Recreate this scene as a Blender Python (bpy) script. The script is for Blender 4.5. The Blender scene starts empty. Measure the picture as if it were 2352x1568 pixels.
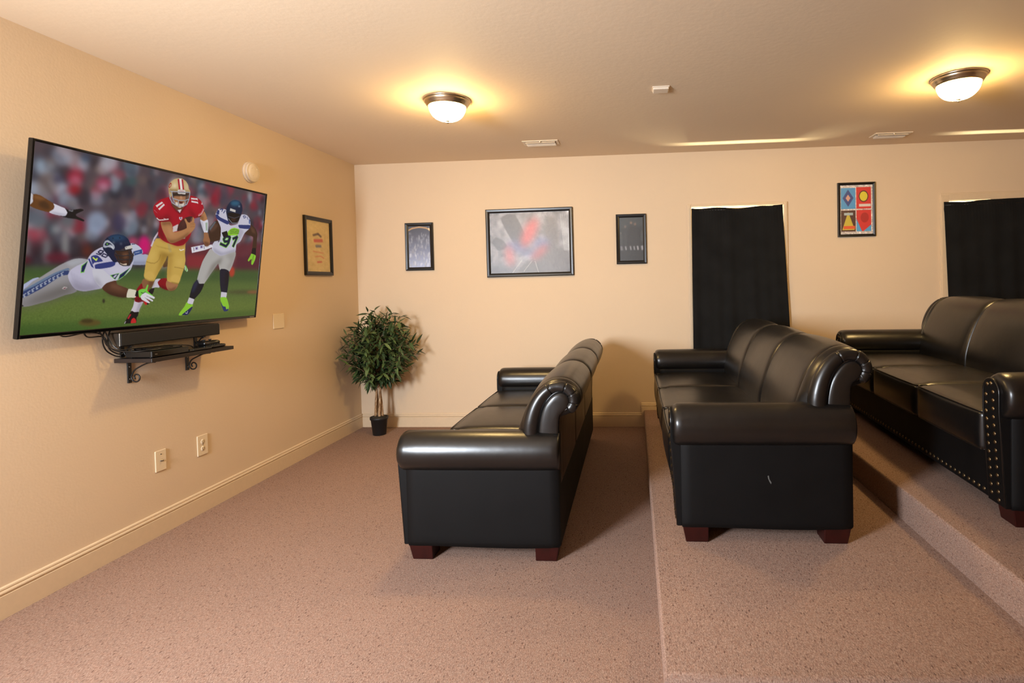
import bpy, bmesh, math, random
import numpy as np
from mathutils import Vector, Matrix

random.seed(7)
RNG = np.random.default_rng(11)
scene = bpy.context.scene
COL = scene.collection
PI = math.pi

# ------------------------------------------------------------------ camera
# x: to the right from the television wall, y: depth (back wall y = 0), z: up
CAM_POS = Vector((2.5634, -4.9788, 1.2994))
YAW, PITCH, ROLL, FPX, PX, PY = 0.0754, -0.0217, -0.0213, 1270.9, 1360.1, 677.4
fw = Vector((-math.sin(YAW) * math.cos(PITCH), math.cos(YAW) * math.cos(PITCH), math.sin(PITCH)))
rt = Vector((math.cos(YAW), math.sin(YAW), 0))
up = rt.cross(fw)
rt2 = math.cos(ROLL) * rt + math.sin(ROLL) * up
up2 = -math.sin(ROLL) * rt + math.cos(ROLL) * up
cam_data = bpy.data.cameras.new('camera')
cam = bpy.data.objects.new('camera', cam_data)
COL.objects.link(cam)
M = Matrix((rt2, up2, -fw)).transposed().to_4x4()
M.translation = CAM_POS
cam.matrix_world = M
cam_data.sensor_fit = 'HORIZONTAL'
cam_data.sensor_width = 36.0
cam_data.lens = FPX * 36.0 / 2352.0
cam_data.shift_x = (1176 - PX) / 2352.0
cam_data.shift_y = (PY - 784) / 2352.0
cam_data.clip_start = 0.02
scene.camera = cam

# ------------------------------------------------------------------ world and light
EXPOSURE = 0.0
LAMP_E = 200.0                       # emission of the two glass domes
LAMP_COL = (1.0, 0.67, 0.26)
DAY_COL = (0.84, 0.91, 1.0)
DAY_W = 152.0                       # daylight through the front window left of the camera
SKY_E = 3.0
BOUNCE_W = 40.0

world = bpy.data.worlds.new('daylight')
scene.world = world
world.use_nodes = True
wn = world.node_tree.nodes
wn['Background'].inputs['Color'].default_value = (1.0, 0.97, 0.84, 1)
wn['Background'].inputs['Strength'].default_value = SKY_E

def area_light(name, loc, target, sx, sy, watts, color, spread=PI):
    ld = bpy.data.lights.new(name, 'AREA')
    ld.shape = 'RECTANGLE'; ld.size = sx; ld.size_y = sy
    ld.energy = watts; ld.color = color; ld.spread = spread
    o = bpy.data.objects.new(name, ld); COL.objects.link(o)
    o.location = loc
    o.rotation_euler = (Vector(target) - Vector(loc)).to_track_quat('-Z', 'Y').to_euler()
    return o
# daylight entering the window in the wall behind the camera, to its left and out of view
area_light('daylight_front_window', (0.47, -5.12, 1.47), (3.9, 0.0, 0.75), 0.55, 0.90, DAY_W, DAY_COL, spread=2.6)
# unseen area lights standing in for sun bounced up through the slits above the curtains
for wx in (3.46, 5.6):
    area_light('sun_bounce_stand_in', (wx, 0.62, 0.70), (wx, -0.02, 1.955), 0.75, 0.22, BOUNCE_W, (1.0, 0.93, 0.62), spread=1.2)

scene.view_settings.view_transform = 'Standard'
scene.view_settings.look = 'None'
scene.view_settings.exposure = EXPOSURE
scene.view_settings.gamma = 1.0
scene.view_settings.use_curve_mapping = False

# ------------------------------------------------------------------ materials
def lin(r, g, b):
    f = lambda c: (c / 255 / 12.92) if c / 255 <= 0.04045 else ((c / 255 + 0.055) / 1.055) ** 2.4
    return (f(r), f(g), f(b), 1.0)

class NT:
    def __init__(self, name):
        self.m = bpy.data.materials.new(name); self.m.use_nodes = True
        self.t = self.m.node_tree; self.n = self.t.nodes; self.l = self.t.links
        self.b = self.n['Principled BSDF']; self.out = self.n['Material Output']
    def add(self, typ, **kw):
        nd = self.n.new(typ)
        for k, v in kw.items():
            if k in nd.inputs: nd.inputs[k].default_value = v
            else: setattr(nd, k, v)
        return nd
    def set(self, **kw):
        for k, v in kw.items(): self.b.inputs[k.replace('_', ' ')].default_value = v
        return self
    def coords(self, scale=(1, 1, 1), kind='Object'):
        tc = self.add('ShaderNodeTexCoord'); mp = self.add('ShaderNodeMapping')
        mp.inputs['Scale'].default_value = scale; mp.inputs['Location'].default_value = (0.01373, 0.02711, 0.01571)   # keep flat faces off the noise lattice
        self.l.new(tc.outputs[kind], mp.inputs['Vector']); return mp.outputs['Vector']
    def noise(self, vec, scale, detail=3.0, rough=0.55):
        nd = self.add('ShaderNodeTexNoise'); nd.inputs['Scale'].default_value = scale
        nd.inputs['Detail'].default_value = detail; nd.inputs['Roughness'].default_value = rough
        self.l.new(vec, nd.inputs['Vector']); return nd
    def ramp(self, fac, stops):
        r = self.add('ShaderNodeValToRGB'); e = r.color_ramp.elements
        while len(e) < len(stops): e.new(0.5)
        for k, (p, c) in enumerate(stops): e[k].position = p; e[k].color = c
        self.l.new(fac, r.inputs['Fac']); return r.outputs['Color']
    def bump(self, height, strength, dist):
        bp = self.add('ShaderNodeBump'); bp.inputs['Strength'].default_value = strength
        bp.inputs['Distance'].default_value = dist
        self.l.new(height, bp.inputs['Height']); self.l.new(bp.outputs['Normal'], self.b.inputs['Normal'])
        return bp
    def base(self, sock): self.l.new(sock, self.b.inputs['Base Color'])

MAT = {}
def simple(name, rgb, rough=0.5, metal=0.0, spec=0.5, var=0.06, scale=40.0, coat=0.0):
    t = NT(name); v = t.coords()
    n = t.noise(v, scale)
    c = lin(*rgb)
    lo = tuple(x * (1 - var) for x in c[:3]) + (1,); hi = tuple(min(1, x * (1 + var)) for x in c[:3]) + (1,)
    t.base(t.ramp(n.outputs['Fac'], [(0.3, lo), (0.7, hi)]))
    t.set(Roughness=rough, Metallic=metal)
    t.b.inputs['Specular IOR Level'].default_value = spec
    t.b.inputs['Coat Weight'].default_value = coat
    MAT[name] = t.m; return t

def plaster(name, rgb, bscale, bstr, rough=0.75):
    t = NT(name); v = t.coords()
    n1 = t.noise(v, 1.3, 2); n2 = t.noise(v, bscale, 3, 0.5)
    c = lin(*rgb)
    t.base(t.ramp(n1.outputs['Fac'], [(0.35, tuple(x * 0.99 for x in c[:3]) + (1,)), (0.65, tuple(x * 1.01 for x in c[:3]) + (1,))]))
    t.bump(n2.outputs['Fac'], bstr, 0.004); t.set(Roughness=rough)
    MAT[name] = t.m; return t
plaster('wall_paint', (215, 192, 163), 90, 0.12)
plaster('ceiling_paint', (228, 205, 175), 38, 0.20)
simple('trim_paint', (214, 191, 160), 0.45, var=0.02)

def carpet():
    t = NT('carpet')
    v = t.coords((1, 0.42, 1)); vf = t.coords()
    vo = t.add('ShaderNodeTexVoronoi'); vo.inputs['Scale'].default_value = 92; vo.inputs['Randomness'].default_value = 0.85
    t.l.new(v, vo.inputs['Vector'])
    sep = t.add('ShaderNodeSeparateColor'); t.l.new(vo.outputs['Color'], sep.inputs['Color'])
    n = t.noise(v, 330, 2, 0.6); nb = t.noise(vf, 2.2, 2); nt = t.noise(v, 140, 2, 0.6)
    # loop colour: fine mix of beige, mauve and grey yarn
    col = t.ramp(n.outputs['Fac'], [(0.30, lin(118, 92, 80)), (0.46, lin(142, 115, 101)), (0.58, lin(154, 128, 113)), (0.74, lin(178, 152, 136))])
    fl = t.ramp(nt.outputs['Fac'], [(0.36, (0.90, 0.93, 0.96, 1)), (0.5, (1, 1, 1, 1)), (0.64, (1.0, 0.90, 0.87, 1))])
    mx = t.add('ShaderNodeMixRGB', blend_type='MULTIPLY'); mx.inputs['Fac'].default_value = 0.6
    t.l.new(col, mx.inputs['Color1']); t.l.new(fl, mx.inputs['Color2'])
    # dark flecks, one per tuft, of varying strength
    mr = t.add('ShaderNodeMapRange'); mr.inputs['From Min'].default_value = 0.34; mr.inputs['From Max'].default_value = 0.10
    mr.inputs['To Min'].default_value = 0.0; mr.inputs['To Max'].default_value = 1.0
    t.l.new(vo.outputs['Distance'], mr.inputs['Value'])
    pw = t.add('ShaderNodeMath', operation='POWER'); pw.inputs[1].default_value = 1.6; t.l.new(sep.outputs['Red'], pw.inputs[0])
    mu = t.add('ShaderNodeMath', operation='MULTIPLY'); t.l.new(mr.outputs[0], mu.inputs[0]); t.l.new(pw.outputs[0], mu.inputs[1])
    mu2 = t.add('ShaderNodeMath', operation='MULTIPLY'); mu2.inputs[1].default_value = 0.80; t.l.new(mu.outputs[0], mu2.inputs[0])
    dk = t.add('ShaderNodeMixRGB', blend_type='MIX'); t.l.new(mu2.outputs[0], dk.inputs['Fac'])
    t.l.new(mx.outputs[0], dk.inputs['Color1']); dk.inputs['Color2'].default_value = lin(74, 50, 42)
    mx2 = t.add('ShaderNodeMixRGB', blend_type='MULTIPLY'); mx2.inputs['Fac'].default_value = 0.5
    we = t.ramp(nb.outputs['Fac'], [(0.3, (0.93, 0.93, 0.93, 1)), (0.7, (1, 1, 1, 1))])
    t.l.new(dk.outputs[0], mx2.inputs['Color1']); t.l.new(we, mx2.inputs['Color2'])
    t.base(mx2.outputs[0])
    t.bump(n.outputs['Fac'], 0.35, 0.004)
    t.set(Roughness=0.95); t.b.inputs['Specular IOR Level'].default_value = 0.1
    MAT['carpet'] = t.m
carpet()

def leather(name, rgb, rough, spec, bstr):
    t = NT(name); v = t.coords()
    n1 = t.noise(v, 260, 2, 0.6); n2 = t.noise(v, 6, 3); n3 = t.noise(v, 14, 2)
    c = lin(*rgb)
    t.base(t.ramp(n2.outputs['Fac'], [(0.3, tuple(x * 0.85 for x in c[:3]) + (1,)), (0.7, tuple(x * 1.15 for x in c[:3]) + (1,))]))
    rr = t.add('ShaderNodeMapRange'); rr.inputs['To Min'].default_value = rough - 0.05; rr.inputs['To Max'].default_value = rough + 0.06
    t.l.new(n2.outputs['Fac'], rr.inputs['Value']); t.l.new(rr.outputs[0], t.b.inputs['Roughness'])
    ad = t.add('ShaderNodeMath', operation='MULTIPLY_ADD'); ad.inputs[1].default_value = 0.12
    t.l.new(n1.outputs['Fac'], ad.inputs[0]); t.l.new(n3.outputs['Fac'], ad.inputs[2])
    t.bump(ad.outputs[0], bstr, 0.006)
    t.b.inputs['Specular IOR Level'].default_value = spec
    MAT[name] = t.m
leather('leather', (16, 14, 13), 0.31, 0.60, 0.10)
leather('leather_panel', (10, 9, 9), 0.60, 0.17, 0.06)
simple('cherry_wood', (42, 8, 5), 0.45, var=0.25, scale=18, spec=0.3)
simple('antique_brass', (118, 100, 74), 0.38, metal=1.0)
simple('nickel', (214, 198, 170), 0.28, metal=1.0, var=0.02)
simple('black_plastic', (14, 13, 13), 0.30)
simple('gloss_black', (9, 9, 10), 0.10)
simple('grille_cloth', (26, 24, 23), 0.85, scale=300, var=0.3)
simple('black_iron', (18, 15, 14), 0.45)
simple('shelf_wood', (30, 21, 18), 0.40, var=0.2, scale=30)
simple('frame_black', (20, 19, 20), 0.32)
simple('ivory_plastic', (226, 207, 176), 0.40, var=0.01)
simple('white_plastic', (226, 210, 188), 0.45, var=0.01)
simple('socket_dark', (40, 32, 26), 0.6)
simple('steel', (150, 145, 138), 0.3, metal=1.0)
simple('pot_black', (20, 20, 22), 0.55)
simple('soil_moss', (44, 38, 28), 0.95, var=0.4, scale=120)
simple('paper_back', (90, 84, 74), 0.8)
simple('scuff', (88, 87, 84), 0.7)
def bark():
    t = NT('bark'); v = t.coords((1, 1, 0.35))
    n = t.noise(v, 70, 4, 0.7)
    t.base(t.ramp(n.outputs['Fac'], [(0.32, lin(96, 66, 42)), (0.52, lin(158, 124, 88)), (0.7, lin(205, 180, 145))]))
    t.bump(n.outputs['Fac'], 0.5, 0.006); t.set(Roughness=0.8); MAT['bark'] = t.m
bark()
def leaf_mat(name, a, b):
    t = NT(name)
    oi = t.add('ShaderNodeObjectInfo'); v = t.coords()
    n = t.noise(v, 25, 2)
    ad = t.add('ShaderNodeMath', operation='ADD'); ad.inputs[1].default_value = 0
    mm = t.add('ShaderNodeMath', operation='MULTIPLY'); mm.inputs[1].default_value = 0.5
    t.l.new(oi.outputs['Random'], mm.inputs[0]); t.l.new(mm.outputs[0], ad.inputs[0])
    m2 = t.add('ShaderNodeMath', operation='MULTIPLY_ADD'); m2.inputs[1].default_value = 0.6
    t.l.new(n.outputs['Fac'], m2.inputs[0]); t.l.new(ad.outputs[0], m2.inputs[2])
    t.base(t.ramp(m2.outputs[0], [(0.25, lin(*a)), (0.9, lin(*b))]))
    t.set(Roughness=0.42); MAT[name] = t.m
leaf_mat('leaf_green', (34, 54, 30), (98, 118, 68))
def cloth():
    t = NT('black_curtain'); v = t.coords()
    n = t.noise(v, 420, 2); n2 = t.noise(v, 5, 2)
    t.base(t.ramp(n2.outputs['Fac'], [(0.3, lin(19, 19, 19)), (0.7, lin(26, 26, 26))]))
    t.bump(n.outputs['Fac'], 0.3, 0.001); t.set(Roughness=0.95); t.b.inputs['Specular IOR Level'].default_value = 0.2
    MAT['black_curtain'] = t.m
cloth()
def lampglass():
    t = NT('lit_glass')
    t.set(Roughness=0.3); t.b.inputs['Base Color'].default_value = (1, 0.9, 0.75, 1)
    t.b.inputs['Emission Color'].default_value = LAMP_COL + (1,)
    ge = t.add('ShaderNodeNewGeometry'); sx = t.add('ShaderNodeSeparateXYZ'); t.l.new(ge.outputs['Normal'], sx.inputs[0])
    mr = t.add('ShaderNodeMapRange'); mr.inputs['From Min'].default_value = 0.0; mr.inputs['From Max'].default_value = -0.9
    mr.inputs['To Min'].default_value = LAMP_E * 0.38; mr.inputs['To Max'].default_value = LAMP_E
    t.l.new(sx.outputs['Z'], mr.inputs['Value']); t.l.new(mr.outputs[0], t.b.inputs['Emission Strength'])
    MAT['lit_glass'] = t.m
lampglass()
def pane_mat(nm, rough):
    t = NT(nm)
    tr = t.add('ShaderNodeBsdfTransparent'); gl = t.add('ShaderNodeBsdfGlossy'); gl.inputs['Roughness'].default_value = rough
    lw = t.add('ShaderNodeLayerWeight'); lw.inputs['Blend'].default_value = 0.5
    pw = t.add('ShaderNodeMath', operation='POWER'); pw.inputs[1].default_value = 5.0; t.l.new(lw.outputs['Facing'], pw.inputs[0])
    fr = t.add('ShaderNodeMath', operation='MULTIPLY_ADD'); fr.inputs[1].default_value = 0.94; fr.inputs[2].default_value = 0.025; t.l.new(pw.outputs[0], fr.inputs[0])
    mx = t.add('ShaderNodeMixShader')
    t.l.new(fr.outputs[0], mx.inputs[0]); t.l.new(tr.outputs[0], mx.inputs[1]); t.l.new(gl.outputs[0], mx.inputs[2])
    t.l.new(mx.outputs[0], t.out.inputs['Surface']); MAT[nm] = t.m
pane_mat('pane_glass', 0.03); pane_mat('matte_acrylic', 0.42)
def print_mat(name, emit=0.0, rough=0.5):
    t = NT(name)
    at = t.add('ShaderNodeAttribute'); at.attribute_name = 'print'
    t.base(at.outputs['Color']); t.set(Roughness=rough)
    if emit:
        t.l.new(at.outputs['Color'], t.b.inputs['Emission Color']); t.b.inputs['Emission Strength'].default_value = emit
        t.b.inputs['Base Color'].default_value = (0.004, 0.004, 0.004, 1); t.b.inputs['Specular IOR Level'].default_value = 0.15
        for lk in list(t.b.inputs['Base Color'].links): t.l.remove(lk)
    MAT[name] = t.m
print_mat('poster_print')
print_mat('screen_picture', emit=0.94, rough=0.35)

# ------------------------------------------------------------------ object helpers
def link(o, parent=None):
    COL.objects.link(o)
    if parent is not None: o.parent = parent
    return o
def tag(o, label=None, cat=None, group=None, kind=None):
    if label: o['label'] = label
    if cat: o['category'] = cat
    if group: o['group'] = group
    if kind: o['kind'] = kind
    return o
def empty(name, loc=(0, 0, 0), rz=0.0):
    o = bpy.data.objects.new(name, None); o.empty_display_size = 0.1
    o.location = loc; o.rotation_euler = (0, 0, rz); return link(o)
def mesh(name, verts, faces, mat, parent=None, smooth=False):
    me = bpy.data.meshes.new(name); me.from_pydata([tuple(v) for v in verts], [], faces); me.validate()
    if smooth: me.polygons.foreach_set('use_smooth', [True] * len(me.polygons))
    me.materials.append(MAT[mat]); me.update()
    return link(bpy.data.objects.new(name, me), parent)
def from_bm(name, bm, mat, parent=None, smooth=False):
    bmesh.ops.recalc_face_normals(bm, faces=bm.faces)
    me = bpy.data.meshes.new(name); bm.to_mesh(me); bm.free()
    if smooth: me.polygons.foreach_set('use_smooth', [True] * len(me.polygons))
    me.materials.append(MAT[mat])
    return link(bpy.data.objects.new(name, me), parent)
def bm_box(bm, x0, x1, y0, y1, z0, z1):
    r = bmesh.ops.create_cube(bm, size=1.0)
    for v in r['verts']:
        v.co = Vector((x0 if v.co.x < 0 else x1, y0 if v.co.y < 0 else y1, z0 if v.co.z < 0 else z1))
    return r['verts']
def box(name, x0, x1, y0, y1, z0, z1, mat, parent=None, bevel=0.0, seg=2):
    bm = bmesh.new(); bm_box(bm, x0, x1, y0, y1, z0, z1)
    if bevel:
        bmesh.ops.bevel(bm, geom=list(bm.edges), offset=bevel, segments=seg, affect='EDGES', profile=0.5)
    return from_bm(name, bm, mat, parent, smooth=False)
def rbox(name, x0, x1, y0, y1, z0, z1, r, mat, parent=None, n=10, fn=None):
    """rounded, finely divided box; fn(u, v, w, p) may puff it (u, v, w in -1..1)"""
    bm = bmesh.new(); bmesh.ops.create_cube(bm, size=2.0)
    bmesh.ops.subdivide_edges(bm, edges=list(bm.edges), cuts=n, use_grid_fill=True)
    c = Vector(((x0 + x1) / 2, (y0 + y1) / 2, (z0 + z1) / 2)); h = Vector(((x1 - x0) / 2, (y1 - y0) / 2, (z1 - z0) / 2))
    for v in bm.verts:
        q = v.co.copy()
        # push the divisions towards the edges so that the rounding is well sampled
        q = Vector([math.copysign(abs(k) ** 0.6, k) for k in q])
        p = Vector((q.x * h.x, q.y * h.y, q.z * h.z))
        inn = Vector([max(-(h[k] - r), min(h[k] - r, p[k])) for k in range(3)])
        d = p - inn
        if d.length > 1e-9: p = inn + d * (r / max(d.length, 1e-9)) if d.length > r else p
        if fn: p = fn(q.x, q.y, q.z, p)
        v.co = c + p
    return from_bm(name, bm, mat, parent, smooth=True)
def loft(name, rings, mat, parent=None, smooth=True, closed=True, caps=True):
    n = len(rings[0]); verts = [p for r in rings for p in r]; faces = []
    for i in range(len(rings) - 1):
        for k in range(n if closed else n - 1):
            a = i * n + k; b = i * n + (k + 1) % n
            faces.append((a, b, b + n, a + n))
    if caps and closed:
        faces.append(tuple(range(n))[::-1]); faces.append(tuple(range((len(rings) - 1) * n, len(rings) * n)))
    bm = bmesh.new(); vs = [bm.verts.new(p) for p in verts]
    for f in faces:
        try: bm.faces.new([vs[k] for k in f])
        except ValueError: pass
    return from_bm(name, bm, mat, parent, smooth)
def tube_rings(path, rad, n=8):
    """rings of a round tube along path; rad number or list"""
    P = [Vector(p) for p in path]; rings = []; ref = None
    for i, p in enumerate(P):
        t = (P[min(i + 1, len(P) - 1)] - P[max(i - 1, 0)]).normalized()
        if ref is None: ref = Vector((0, 0, 1)) if abs(t.z) < 0.9 else Vector((1, 0, 0))
        a = (ref - t * ref.dot(t)).normalized(); b = t.cross(a); ref = a
        r = rad[i] if isinstance(rad, (list, tuple)) else rad
        rings.append([p + (a * math.cos(2 * PI * k / n) + b * math.sin(2 * PI * k / n)) * r for k in range(n)])
    return rings
def tube(name, path, rad, mat, parent=None, n=8):
    return loft(name, tube_rings(path, rad, n), mat, parent)
def lathe(name, prof, mat, parent=None, n=48, axis='z', smooth=True):
    """prof: list of (r, h); open ends with r = 0 close themselves"""
    rings = []
    for r, h in prof:
        ring = []
        for k in range(n):
            a = 2 * PI * k / n; u, w = max(r, 1e-5) * math.cos(a), max(r, 1e-5) * math.sin(a)
            ring.append((u, w, h) if axis == 'z' else ((h, u, w) if axis == 'x' else (u, h, w)))
        rings.append(ring)
    return loft(name, rings, mat, parent, smooth)
def prism(name, poly, a0, a1, plane, mat, parent=None, bevel=0.0, seg=2, smooth=False):
    """poly in 2-D, extruded along the third axis. plane 'xz' -> along y, 'yz' -> along x, 'xy' -> along z"""
    def P(p, a): return {'xz': (p[0], a, p[1]), 'yz': (a, p[0], p[1]), 'xy': (p[0], p[1], a)}[plane]
    bm = bmesh.new(); n = len(poly)
    A = [bm.verts.new(P(p, a0)) for p in poly]; B = [bm.verts.new(P(p, a1)) for p in poly]
    fa = bm.faces.new(A); fb = bm.faces.new(B[::-1])
    for k in range(n): bm.faces.new((A[k], A[(k + 1) % n], B[(k + 1) % n], B[k]))
    if bevel:
        es = [e for e in bm.edges if e in fa.edges or e in fb.edges] if smooth else list(bm.edges)
        bmesh.ops.bevel(bm, geom=es, offset=bevel, segments=seg, affect='EDGES', profile=0.5)
    return from_bm(name, bm, mat, parent, smooth)
def shade_auto(o, deg=35):
    me = o.data; me.polygons.foreach_set('use_smooth', [True] * len(me.polygons))
    try: me.set_sharp_from_angle(angle=math.radians(deg))
    except Exception: pass
    return o
def catmull(pts, m=6):
    out = []; P = [Vector(p) for p in pts]
    for i in range(len(P) - 1):
        p0 = P[max(i - 1, 0)]; p1 = P[i]; p2 = P[i + 1]; p3 = P[min(i + 2, len(P) - 1)]
        for k in range(m):
            t = k / m
            out.append(0.5 * ((2 * p1) + (p2 - p0) * t + (2 * p0 - 5 * p1 + 4 * p2 - p3) * t * t + (3 * p1 - p0 - 3 * p2 + p3) * t ** 3))
    out.append(P[-1]); return out

# ------------------------------------------------------------------ room shell
H = 2.44; XR = 7.3; YF = -5.10; WT = 0.14
def struct(o): o['kind'] = 'structure'; return o
struct(box('floor', -WT, XR + WT, YF - WT, WT, -0.12, 0.0, 'carpet'))
struct(box('ceiling', -WT, XR + WT, YF - WT, WT, H, H + 0.12, 'ceiling_paint'))
def wall_with_holes(name, axis, c0, c1, a0, a1, z0, z1, holes, mat):
    """solid wall as one mesh; holes = [(a0, a1, z0, z1)] sorted along the wall"""
    bm = bmesh.new()
    def seg(p, q, r, s):
        if q - p < 1e-4 or s - r < 1e-4: return
        if axis == 'y': bm_box(bm, p, q, c0, c1, r, s)
        else: bm_box(bm, c0, c1, p, q, r, s)
    pos = a0
    for (h0, h1, hz0, hz1) in holes:
        seg(pos, h0, z0, z1); seg(h0, h1, z0, hz0); seg(h0, h1, hz1, z1); pos = h1
    seg(pos, a1, z0, z1)
    bmesh.ops.remove_doubles(bm, verts=bm.verts, dist=1e-5)
    return struct(from_bm(name, bm, mat))
W1 = (3.08, 3.885, 0.50, 1.947); W2 = (5.262, 6.03, 0.50, 1.934); W3 = (0.06, 0.88, 0.97, 1.97)
wall_with_holes('wall_back', 'y', 0.0, WT, -WT, XR + WT, 0.0, H, [W1, W2], 'wall_paint')
wall_with_holes('wall_left', 'x', -WT, 0.0, YF - WT, 0.0, 0.0, H, [], 'wall_paint')
struct(box('wall_right', XR, XR + WT, YF - WT, 0.0, 0.0, H, 'wall_paint'))
wall_with_holes('wall_front', 'y', YF - WT, YF, 0.0, XR, 0.0, H, [W3], 'wall_paint')

# raised carpeted platforms with soft nosing
PH = 0.15; PX1 = 2.624; PX2 = 3.795
def platform(name, x0, x1, z0, z1, near, rx):
    """near: polyline of (x, y) of the near edge; rounded nose with a small undercut below it"""
    r = 0.028
    def ring(inset_left, inset_near, z):
        pts = [(x0 + inset_left, 0.0)]
        for k, (x, y) in enumerate(near):
            pts.append((max(x, x0 + inset_left) if k else x0 + inset_left, y + inset_near))
        pts.append((x1, 0.0))
        return [(a, b, z) for a, b in pts]
    rings = [ring(0.012, 0.016, z0), ring(0.012, 0.016, z1 - 2 * r - 0.004), ring(0.006, 0.004, z1 - 2 * r)]
    for k in range(1, 9):
        a = PI * k / 16 * 1.0
        rings.append(ring(0.006 + (r * 0.55) * (1 - math.cos(a)) * 0.8, 0.0 + r * (1 - math.cos(a)) if k > 1 else 0.0, z1 - r + r * math.sin(a)))
    return struct(shade_auto(loft(name, rings, 'carpet', smooth=True), 50))
near1 = [(PX1, -3.385), (2.80, -3.388), (3.0, -3.388), (3.44, -3.370), (3.65, -3.343), (3.9, -3.33), (XR, -3.33)]
platform('platform', PX1, XR, 0.0, PH, near1, 0)
platform('platform', PX2, XR, PH, 2 * PH, [(PX2, -3.30), (4.2, -3.30), (XR, -3.30)], 0)

# baseboards: flat face, groove, bead and cap
def baseboard(name, side, a0, a1, zb):
    prof = [(0, 0), (0.014, 0), (0.014, 0.092), (0.009, 0.0945), (0.013, 0.098), (0.0145, 0.104), (0.012, 0.110), (0.007, 0.112), (0.0095, 0.116), (0.0085, 0.122), (0.004, 0.126), (0, 0.126)]
    if side == 'back': rings = [[(a, -d, zb + z) for d, z in prof] for a in (a0, a1)]
    elif side == 'left': rings = [[(d, a, zb + z) for d, z in prof] for a in (a0, a1)]
    elif side == 'right': rings = [[(XR - d, a, zb + z) for d, z in prof] for a in (a0, a1)]
    else: rings = [[(a, YF + d, zb + z) for d, z in prof] for a in (a0, a1)]
    return struct(loft(name, rings, 'trim_paint', smooth=False))
baseboard('baseboard_left', 'left', YF, 0.0, 0.0)
baseboard('baseboard_back', 'back', 0.0145, PX1 + 0.01, 0.0)
baseboard('baseboard_back_platform', 'back', PX1 - 0.012, PX2 + 0.01, 0.088)
baseboard('baseboard_back_upper', 'back', PX2 - 0.012, XR, 0.088 + PH)
baseboard('baseboard_front', 'front', 0.0145, XR, 0.0)
baseboard('baseboard_right', 'right', YF + 0.0145, -3.42, 0.0)
# ------------------------------------------------------------------ windows and curtains
def window_back(name, hole, ow):
    x0, x1, z0, z1 = hole
    e = struct(empty(name, (x0, 0, z0)))
    def P(n, *a, mat='trim_paint', bevel=0.003):
        o = box(n, *a, mat, e, bevel=bevel); o.location = (-x0, 0, -z0); return o
    for (a0, a1) in ((x0 - ow, x0 + 0.003), (x1 - 0.003, x1 + ow)):
        P('side_casing', a0, a1, -0.016, 0.0, z0 - ow, z1 + ow)
        P('casing_bead', a0 + 0.010 if a0 < x0 else a0 + 0.004, a1 - 0.004 if a0 < x0 else a1 - 0.010, -0.021, -0.015, z0 - ow, z1 + ow * 0.7, bevel=0.002)
    P('head_casing', x0 + 0.003, x1 - 0.003, -0.016, 0.0, z1 - 0.003, z1 + ow)
    P('casing_bead', x0 + 0.0, x1 - 0.0, -0.021, -0.015, z1 + 0.004, z1 + ow - 0.012, bevel=0.002)
    P('sill', x0 - 0.05, x1 + 0.05, -0.05, 0.06, z0 - 0.03, z0)
    zm = (z0 + z1) / 2
    for (b0, b1, yy) in ((z0, zm + 0.02, 0.060), (zm - 0.02, z1, 0.085)):
        P('sash_rail', x0, x1, yy, yy + 0.03, b0, b0 + 0.04); P('sash_rail', x0, x1, yy, yy + 0.03, b1 - 0.022, b1)
        P('sash_stile', x0, x0 + 0.02, yy, yy + 0.03, b0 + 0.04, b1 - 0.022); P('sash_stile', x1 - 0.02, x1, yy, yy + 0.03, b0 + 0.04, b1 - 0.022)
        P('pane', x0 + 0.02, x1 - 0.02, yy + 0.012, yy + 0.016, b0 + 0.04, b1 - 0.022, mat='pane_glass', bevel=0)
    return e
window_back('window_1', W1, 0.030); window_back('window_2', W2, 0.070)
# window in the wall behind the camera, out of view: the daylight comes through it
e3 = struct(empty('window_3', (W3[0], YF, W3[2])))
for nm, q in (('side_casing', (W3[0] - 0.05, W3[0], YF, YF + 0.016, W3[2] - 0.05, W3[3] + 0.05)), ('side_casing', (W3[1], W3[1] + 0.05, YF, YF + 0.016, W3[2] - 0.05, W3[3] + 0.05)),
              ('head_casing', (W3[0], W3[1], YF, YF + 0.016, W3[3], W3[3] + 0.05)), ('sill', (W3[0] - 0.05, W3[1] + 0.05, YF - 0.02, YF + 0.05, W3[2] - 0.03, W3[2])),
              ('sash_stile', (W3[0], W3[0] + 0.02, YF - 0.10, YF - 0.07, W3[2], W3[3])), ('sash_stile', (W3[1] - 0.02, W3[1], YF - 0.10, YF - 0.07, W3[2], W3[3]))):
    o = box(nm, *q, 'trim_paint', e3, bevel=0.003); o.location = (-W3[0], -YF, -W3[2])
o = box('pane', W3[0] + 0.02, W3[1] - 0.02, YF - 0.088, YF - 0.084, W3[2], W3[3], 'pane_glass', e3); o.location = (-W3[0], -YF, -W3[2])

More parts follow.
